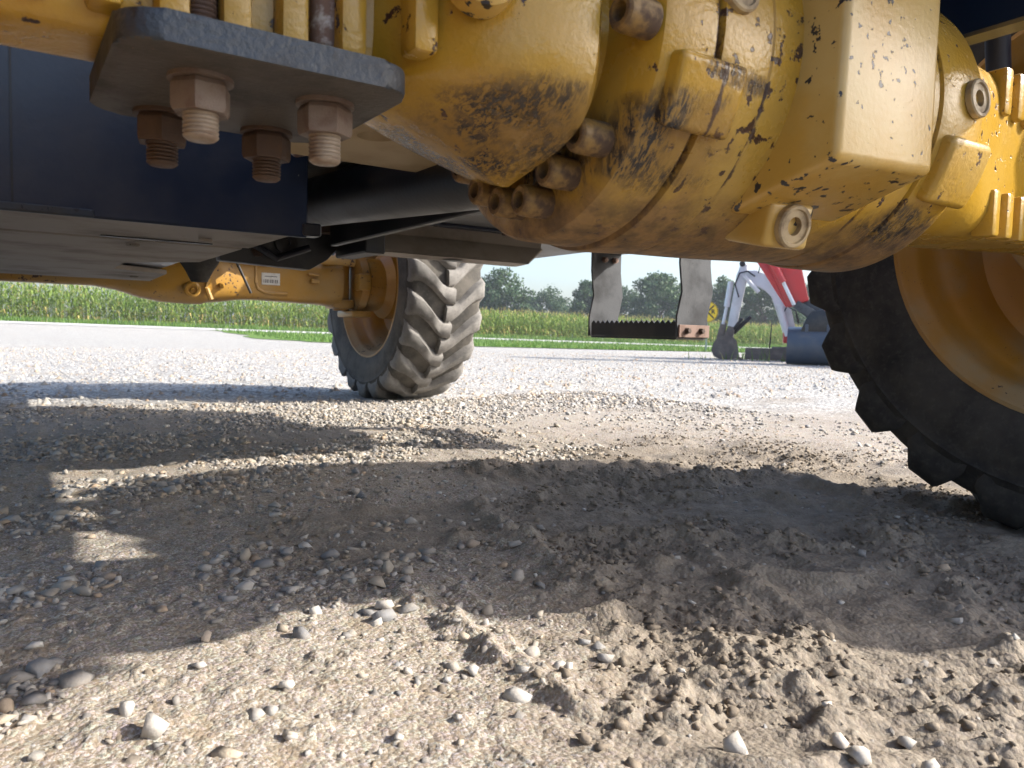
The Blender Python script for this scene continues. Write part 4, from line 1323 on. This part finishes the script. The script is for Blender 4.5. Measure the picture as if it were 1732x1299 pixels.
# ------------------------------------------------------------------ TREES
def tree(x, y, h, wd, seed, label, clumps=58):
    g = np.random.default_rng(seed)
    z0 = float(terrain(np.array([x]), np.array([y]))[0])
    e = empty('tree', None, (x, y, z0)); tag(e, label, 'tree', 'trees beyond the corn field')
    mb = MB()
    mb.cyl((0, 0, -0.2), (0.1, 0.05, h * 0.45), h * 0.028, 10, h * 0.016)
    for k in range(6):
        a = g.uniform(0, 6.28); r = wd * g.uniform(0.22, 0.38)
        mb.cyl((0, 0, h * g.uniform(0.22, 0.42)), (r * math.cos(a), r * math.sin(a), h * g.uniform(0.5, 0.8)), h * 0.010, 6, h * 0.004)
    mb.build('trunk', M['bark'], e)
    # clump centres inside an uneven crown
    C = []
    while len(C) < clumps:
        p = g.uniform(-1, 1, 3)
        q = np.linalg.norm(p * np.array([1, 1, 1.0]))
        if q < 1 and q > 0.35:
            C.append(p)
    C = np.array(C)
    rad = wd / 2
    zc = 0.52 * h
    cen = np.stack([C[:, 0] * rad * (1 - 0.25 * C[:, 2]), C[:, 1] * rad * (1 - 0.25 * C[:, 2]), zc + C[:, 2] * h * 0.45], -1)
    cr = g.uniform(0.10, 0.20, clumps) * wd
    n = 170
    Vs = []; Ts = []
    for c, r in zip(cen, cr):
        d = g.normal(size=(n, 3)); d /= np.linalg.norm(d, axis=1)[:, None]
        pos = c + d * r * g.uniform(0.55, 1.12, (n, 1)) * np.array([1, 1, 0.8])
        s = g.uniform(0.14, 0.34, n) * (h / 11)
        u = g.normal(size=(n, 3)); u /= np.linalg.norm(u, axis=1)[:, None]
        v = np.cross(u, d + 0.7 * g.normal(size=(n, 3))); v /= np.linalg.norm(v, axis=1)[:, None] + 1e-6
        Vs.append(np.stack([pos + u * s[:, None], pos + v * s[:, None] * 0.6, pos - u * s[:, None], pos - v * s[:, None] * 0.6], 1).reshape(-1, 3))
        Ts.append(np.repeat(np.clip(g.normal(g.uniform(0.2, 0.7), 0.18, n), 0, 1), 4))
    V = np.concatenate(Vs); F = np.arange(len(V)).reshape(-1, 4)
    link(bpy.data.objects.new('crown', npmesh('crown', V, F, M['leaf'], False, {'tint': np.concatenate(Ts)})), e)


c0 = np.array([-0.775, -0.612])
def tree_at(px, depth, h, wd, seed, label):
    # bearing measured from the machine's own axis
    a = math.atan2(px - 866, 1300.0) + R(33.53)
    dist = depth / math.cos(math.atan2(px - 866, 1300.0))
    tree(c0[0] + dist * math.sin(a), c0[1] + dist * math.cos(a), h, wd, seed, label)


tree_at(846, 128, 11.4, 9.6, 1, 'round bushy tree with a flat crown top behind the corn')
tree_at(800, 126, 9.6, 8.0, 2, 'dense tree rising beside the far tyre above the corn')
tree_at(926, 150, 9.8, 11.0, 3, 'low spreading tree next to the round bushy one')
tree_at(898, 160, 8.6, 6.0, 13, 'small tree filling the dip between two larger trees')
tree_at(992, 128, 10.2, 6.0, 4, 'upright tree partly hidden by the cab step')
tree_at(1058, 140, 9.8, 9.8, 5, 'mid height tree seen through the cab step opening')
tree_at(1112, 126, 11.8, 10.0, 6, 'tall broad tree seen through the cab step opening')
tree_at(1166, 135, 11.0, 8.0, 14, 'tree hidden mostly behind the near step plate')
tree_at(1222, 128, 11.6, 9.0, 7, 'dark tree behind the round yellow sign')
tree_at(1290, 122, 11.2, 10.0, 8, 'dark open tree behind the white excavator boom')
tree_at(1352, 130, 11.0, 9.0, 9, 'tree behind the red excavator arm')


# ------------------------------------------------------------------ ROAD SIGN
sx_, sy_ = 25.2, 23.1
sz_ = float(terrain(np.array([sx_]), np.array([sy_]))[0])
SG = empty('road_sign', None, (sx_, sy_, sz_), -math.atan2(sx_ + 0.775, sy_ + 0.612))
tag(SG, 'round yellow railway crossing sign with black cross on a steel post', 'sign')
mb = MB(); mb.b2((-0.035, 0.02, -0.3), (0.035, 0.06, 2.35)); mb.build('post', M['post'], SG)
PLT = MB().lathe([(0, 0.46), (0.008, 0.46)], 48, axis_mat((0, 0.015, 1.80), (0, -1, 0))).build('sign_plate', M['signyellow'], SG)
mb = MB()
for sg in (-1, 1):
    mb.box((0, 0.004, 1.80), (0.80, 0.004, 0.062), Matrix.Rotation(R(45 * sg), 3, 'Y'))
mb.build('cross', M['signblack'], PLT, 0)
MB().lathe([(0.0, 0.445), (0.003, 0.445), (0.003, 0.425), (0.0, 0.425)], 48, axis_mat((0, 0.0066, 1.80), (0, -1, 0)), cap=False).build('sign_border', M['signblack'], PLT)
for s_ in (-1, 1):
    cu = bpy.data.curves.new('letter', 'FONT'); cu.body = 'R'; cu.size = 0.27; cu.align_x = 'CENTER'; cu.align_y = 'CENTER'; cu.extrude = 0.002; cu.offset = 0.008
    to = bpy.data.objects.new('letter_tmp', cu); COL.objects.link(to)
    bpy.context.view_layer.update()
    me = bpy.data.meshes.new_from_object(to.evaluated_get(bpy.context.evaluated_depsgraph_get()))
    bpy.data.objects.remove(to)
    me.materials.clear(); me.materials.append(M['signblack'])
    lo_ = inst('letter', me, PLT, Matrix.Translation((0.245 * s_, 0.003, 1.80)) @ Matrix.Rotation(R(90), 4, 'X'))


# ------------------------------------------------------------------ EXCAVATORS
def bar2(mb, pts, y0, y1, bevel=0.02):
    """outline in XZ extruded along Y"""
    m = Matrix(((1, 0, 0, 0), (0, 0, 1, y0), (0, 1, 0, 0), (0, 0, 0, 1)))
    return mb.prism(pts, y1 - y0, m, bevel, 2)


def link_bar(mb, a, b, wa, wb, y0, y1, bevel=0.015):
    a = Vector((a[0], 0, a[1])); b = Vector((b[0], 0, b[1])); d = (b - a).normalized(); n = Vector((-d.z, 0, d.x))
    pts = [a + n * wa / 2, a - n * wa / 2, b - n * wb / 2, b + n * wb / 2]
    return bar2(mb, [(p.x, p.z) for p in pts], y0, y1, bevel)


E1 = empty('excavator', None, (11.11, 9.53, 0), R(-50.8))
tag(E1, 'small excavator with white boom and stick, bucket resting on gravel', 'excavator')
mb = MB()
bar2(mb, [(-0.135, 0.62), (0.03, 0.60), (0.20, 1.55), (0.20, 1.83), (0.08, 1.88), (0.00, 1.62)], -0.13, 0.13, 0.03)
STK = mb.build('stick', M['white'], E1)
MB().cyl((0.10, -0.16, 1.84), (0.10, 0.16, 1.84), 0.055, 14).build('pin', M['black'], STK)
mb = MB()
bar2(mb, [(0.17, 1.72), (0.16, 1.54), (0.30, 1.50), (0.56, 1.36), (0.68, 1.24), (0.90, 0.52), (1.14, 0.52), (0.96, 1.22), (0.80, 1.46), (0.60, 1.62), (0.36, 1.72)], -0.14, 0.14, 0.025)
BM_ = mb.build('boom', M['white'], E1)
MB().cyl((-0.10, -0.10, 1.50), (-0.16, -0.10, 1.02), 0.055, 14).build('bucket_cylinder', M['white'], STK)
MB().cyl((-0.16, -0.10, 1.02), (-0.215, -0.10, 0.68), 0.030, 12).build('cylinder_rod', M['chrome'], STK)
MB().cyl((0.42, -0.18, 1.30), (0.14, -0.18, 1.60), 0.04, 12).build('boom_cylinder', M['white'], BM_)
MB().cyl((0.98, -0.20, 0.48), (0.80, -0.20, 1.08), 0.055, 14).build('boom_cylinder', M['white'], BM_)
mb = MB(); mb.tube([(0.06, -0.17, 1.20), (-0.02, -0.19, 1.45), (0.06, -0.19, 1.66), (0.20, -0.18, 1.70), (0.34, -0.17, 1.60)], 0.016, 8); mb.build('hose', M['hose'], STK)
mb = MB(); mb.tube([(0.40, -0.17, 1.66), (0.44, -0.19, 1.90), (0.58, -0.19, 1.58), (0.70, -0.18, 1.52)], 0.014, 8); mb.build('hose', M['hose'], BM_)
mb = MB(); mb.tube([(0.86, -0.19, 0.86), (0.94, -0.2, 1.04), (1.10, -0.2, 0.95), (1.16, -0.19, 0.72)], 0.016, 8); mb.build('hose', M['hose'], BM_)
# linkage and thumb at the bucket
mb = MB(); link_bar(mb, (-0.20, 0.72), (-0.26, 0.40), 0.12, 0.14, -0.10, 0.10); link_bar(mb, (-0.05, 0.64), (-0.12, 0.36), 0.14, 0.18, -0.14, 0.14); mb.build('bucket_linkage', M['bucket'], E1)
mb = MB(); link_bar(mb, (-0.02, 0.52), (0.30, 0.84), 0.10, 0.07, -0.06, 0.06); mb.build('thumb', M['black'], E1)
mb = MB(); link_bar(mb, (-0.02, 0.58), (0.14, 0.80), 0.06, 0.06, -0.14, -0.09); mb.build('thumb_cylinder', M['black'], E1)
# bucket: curved back, two side plates, teeth
def bucket(parent, pts, y0, y1, mat, teeth=True, th=0.03):
    mb = MB(); n = len(pts)
    m = Matrix(((1, 0, 0, 0), (0, 0, 1, y0), (0, 1, 0, 0), (0, 0, 0, 1)))
    # shell: strip along outline (open between last and first)
    inn = []
    cx = sum(p[0] for p in pts) / n; cz = sum(p[1] for p in pts) / n
    for x, z in pts:
        d = Vector((cx - x, cz - z)); d.normalize(); inn.append((x + d.x * th, z + d.y * th))
    for i in range(n - 1):
        a, b, c_, d_ = pts[i], pts[i + 1], inn[i + 1], inn[i]
        vs = [mb.bm.verts.new((p[0], yy, p[1])) for yy in (y0, y1) for p in (a, b, c_, d_)]
        for f in ((0, 1, 2, 3), (7, 6, 5, 4), (0, 4, 5, 1), (2, 6, 7, 3), (1, 5, 6, 2), (0, 3, 7, 4)):
            mb.bm.faces.new([vs[k] for k in f])
    B = mb.build('bucket', mat, parent, 50)
    for ya, yb in ((y0 - 0.012, y0 + 0.012), (y1 - 0.012, y1 + 0.012)):
        k = MB(); k.prism(pts, yb - ya, Matrix(((1, 0, 0, 0), (0, 0, 1, ya), (0, 1, 0, 0), (0, 0, 0, 1)))); k.build('bucket_side', mat, B)
    if teeth:
        tx, tz = pts[-1]
        for k in range(4):
            yy = y0 + (y1 - y0) * (k + 0.5) / 4
            q = MB(); q.box((tx + 0.05, yy, tz - 0.02), (0.14, 0.05, 0.04), Matrix.Rotation(R(25), 3, 'Y')); q.build('tooth', mat, B)
    return B


bucket(E1, [(-0.28, 0.46), (-0.38, 0.30), (-0.41, 0.17), (-0.36, 0.06), (-0.24, 0.0), (-0.05, 0.0), (0.10, 0.03)], -0.22, 0.28, M['bucket'])
mb = MB(); bar2(mb, [(-0.28, 0.46), (-0.02, 0.44), (0.06, 0.36), (0.12, 0.04), (-0.30, 0.02), (-0.40, 0.18)], -0.235, -0.222, 0.0); mb.build('bucket_face', M['bucket'], E1)
# blade, undercarriage, house
mb = MB(); mb.b2((0.22, -0.30, 0.02), (1.05, -0.24, 0.24), 0.01); mb.build('dozer_blade', M['bucket'], E1)
mb = MB(); mb.b2((0.70, -0.24, 0.20), (1.9, 0.10, 0.27), 0.02); mb.build('blade_arm', M['bucket'], E1)
mb = MB(); link_bar(mb, (0.66, 0.24), (0.68, 0.72), 0.025, 0.02, -0.27, -0.25); mb.build('blade_rod', M['black'], E1)
mb = MB(); mb.b2((0.90, -0.16, 0.34), (1.18, 0.16, 0.64), 0.03, 2); mb.build('swing_post', M['red'], E1)
for ya in (-0.55, 0.45):
    mb = MB()
    bar2(mb, [(1.45, 0.05), (1.55, 0.0), (3.15, 0.0), (3.3, 0.12), (3.3, 0.36), (3.15, 0.48), (1.55, 0.48), (1.42, 0.36), (1.40, 0.15)], ya, ya + 0.32, 0.02); mb.build('track', M['black'], E1)
mb = MB(); mb.b2((1.50, -0.65, 0.62), (3.2, 0.65, 1.30), 0.08, 3); HS = mb.build('house', M['red'], E1)
mb = MB(); mb.b2((1.75, -0.45, 1.31), (2.9, 0.45, 2.2), 0.06, 2); mb.build('cab_window', M['glass'], HS)
mb = MB(); mb.b2((1.70, -0.50, 2.205), (2.95, 0.50, 2.32), 0.05, 2); mb.build('cab_roof', M['white'], HS)
mb = MB(); mb.b2((1.05, -0.16, 0.42), (1.6, 0.16, 0.62), 0.02); mb.build('swing_frame', M['black'], E1)

E2 = empty('excavator', None, (10.11, 7.10, 0), R(-54.7))
tag(E2, 'red excavator arm with slate grey bucket, partly behind the near tyre', 'excavator')
mb = MB()
link_bar(mb, (-0.72, 2.35), (-0.22, 0.98), 0.62, 0.34, -0.16, 0.16, 0.03); ARM = mb.build('arm', M['red'], E2)
mb = MB(); link_bar(mb, (-1.00, 1.98), (-0.36, 0.96), 0.16, 0.12, -0.10, 0.10, 0.02); mb.build('arm_rib', M['red'], ARM)
MB().cyl((-0.80, -0.22, 1.95), (-0.46, -0.22, 1.32), 0.055, 14).build('bucket_cylinder', M['red'], ARM)
MB().cyl((-0.46, -0.22, 1.32), (-0.28, -0.22, 0.96), 0.03, 12).build('cylinder_rod', M['chrome'], ARM)
mb = MB(); link_bar(mb, (-0.26, 0.98), (0.02, 0.80), 0.13, 0.16, -0.20, 0.20); link_bar(mb, (-0.14, 1.02), (0.14, 0.86), 0.10, 0.12, -0.10, 0.10); mb.build('bucket_linkage', M['galv'], E2)
mb = MB(); bar2(mb, [(-0.18, 0.52), (0.26, 0.52), (0.30, 0.74), (0.16, 0.90), (0.0, 0.86), (-0.10, 0.74)], -0.22, -0.05, 0.02); mb.build('quick_hitch', M['black'], E2)
mb = MB(); bar2(mb, [(-0.18, 0.52), (0.26, 0.52), (0.30, 0.74), (0.16, 0.90), (0.0, 0.86), (-0.10, 0.74)], 0.10, 0.22, 0.02); mb.build('quick_hitch', M['black'], E2)
# wide bucket lying on its round back: axis along X
mb = MB(); n = 16
prof = [(0.30 * math.cos(R(a)) - 0.06, 0.30 + 0.29 * math.sin(R(a))) for a in np.linspace(100, 330, n)]
prof = prof + [(0.34, 0.22), (0.34, 0.60), (0.10, 0.62)]
x0, x1 = -0.36, 0.62
ra = [mb.bm.verts.new((x0, y, z)) for y, z in prof]; rb = [mb.bm.verts.new((x1, y, z)) for y, z in prof]
for i in range(len(prof)):
    j = (i + 1) % len(prof); mb.bm.faces.new((ra[i], ra[j], rb[j], rb[i]))
mb.bm.faces.new(ra[::-1]); mb.bm.faces.new(rb)
BK = mb.build('bucket', M['slate'], E2, 40)
for xx in (-0.10, 0.22):
    mb = MB(); mb.b2((xx, -0.24, 0.50), (xx + 0.05, 0.2, 0.66), 0.01); mb.build('bucket_ear', M['slate'], BK)
mb = MB(); mb.b2((0.30, -0.33, 0.28), (0.33, -0.28, 0.44), 0.005); mb.build('wear_mark', M['signyellow'], BK)
# boom, tracks and house further back, mostly out of sight
mb = MB(); link_bar(mb, (-0.85, 2.50), (1.0, 2.75), 0.40, 0.50, 0.18, 0.48, 0.03); mb.build('boom', M['red'], E2)
mb = MB(); link_bar(mb, (0.9, 2.75), (2.9, 1.15), 0.50, 0.40, 0.18, 0.48, 0.03); mb.build('boom', M['red'], E2)
mb = MB(); link_bar(mb, (0.10, 1.50), (0.16, 1.75), 0.14, 0.10, 0.2, 0.4, 0.02); mb.build('orange_guard', M['orange'], E2)
for ya in (-0.4, 0.9):
    mb = MB(); bar2(mb, [(2.2, 0.05), (2.35, 0.0), (4.6, 0.0), (4.75, 0.15), (4.75, 0.5), (4.6, 0.62), (2.35, 0.62), (2.2, 0.5)], ya, ya + 0.42, 0.02); mb.build('track', M['black'], E2)
mb = MB(); mb.b2((2.4, -0.5, 0.72), (4.9, 1.4, 1.7), 0.08, 3); mb.build('house', M['red'], E2)
mb = MB(); mb.b2((2.7, 0.5, 1.705), (3.9, 1.3, 2.7), 0.08, 3); mb.build('cab', M['glass'], E2)


# ------------------------------------------------------------------ AIR
hz = MB().b2((-700, -700, -6), (700, 700, 24)).build('haze', None or M['glass'], None, 0)
hz.data.materials.clear()
hm = bpy.data.materials.new('summer_haze'); hm.use_nodes = True
hm.node_tree.nodes.remove(hm.node_tree.nodes['Principled BSDF'])
pv = hm.node_tree.nodes.new('ShaderNodeVolumePrincipled')
pv.inputs['Color'].default_value = (0.86, 0.92, 1.0, 1)
pv.inputs['Density'].default_value = 0.00055
pv.inputs['Anisotropy'].default_value = 0.2
hm.node_tree.links.new(pv.outputs[0], [n for n in hm.node_tree.nodes if n.type == 'OUTPUT_MATERIAL'][0].inputs['Volume'])
hz.data.materials.append(hm)
tag(hz, 'thin pale summer haze over the yard and fields', 'haze', kind='stuff')
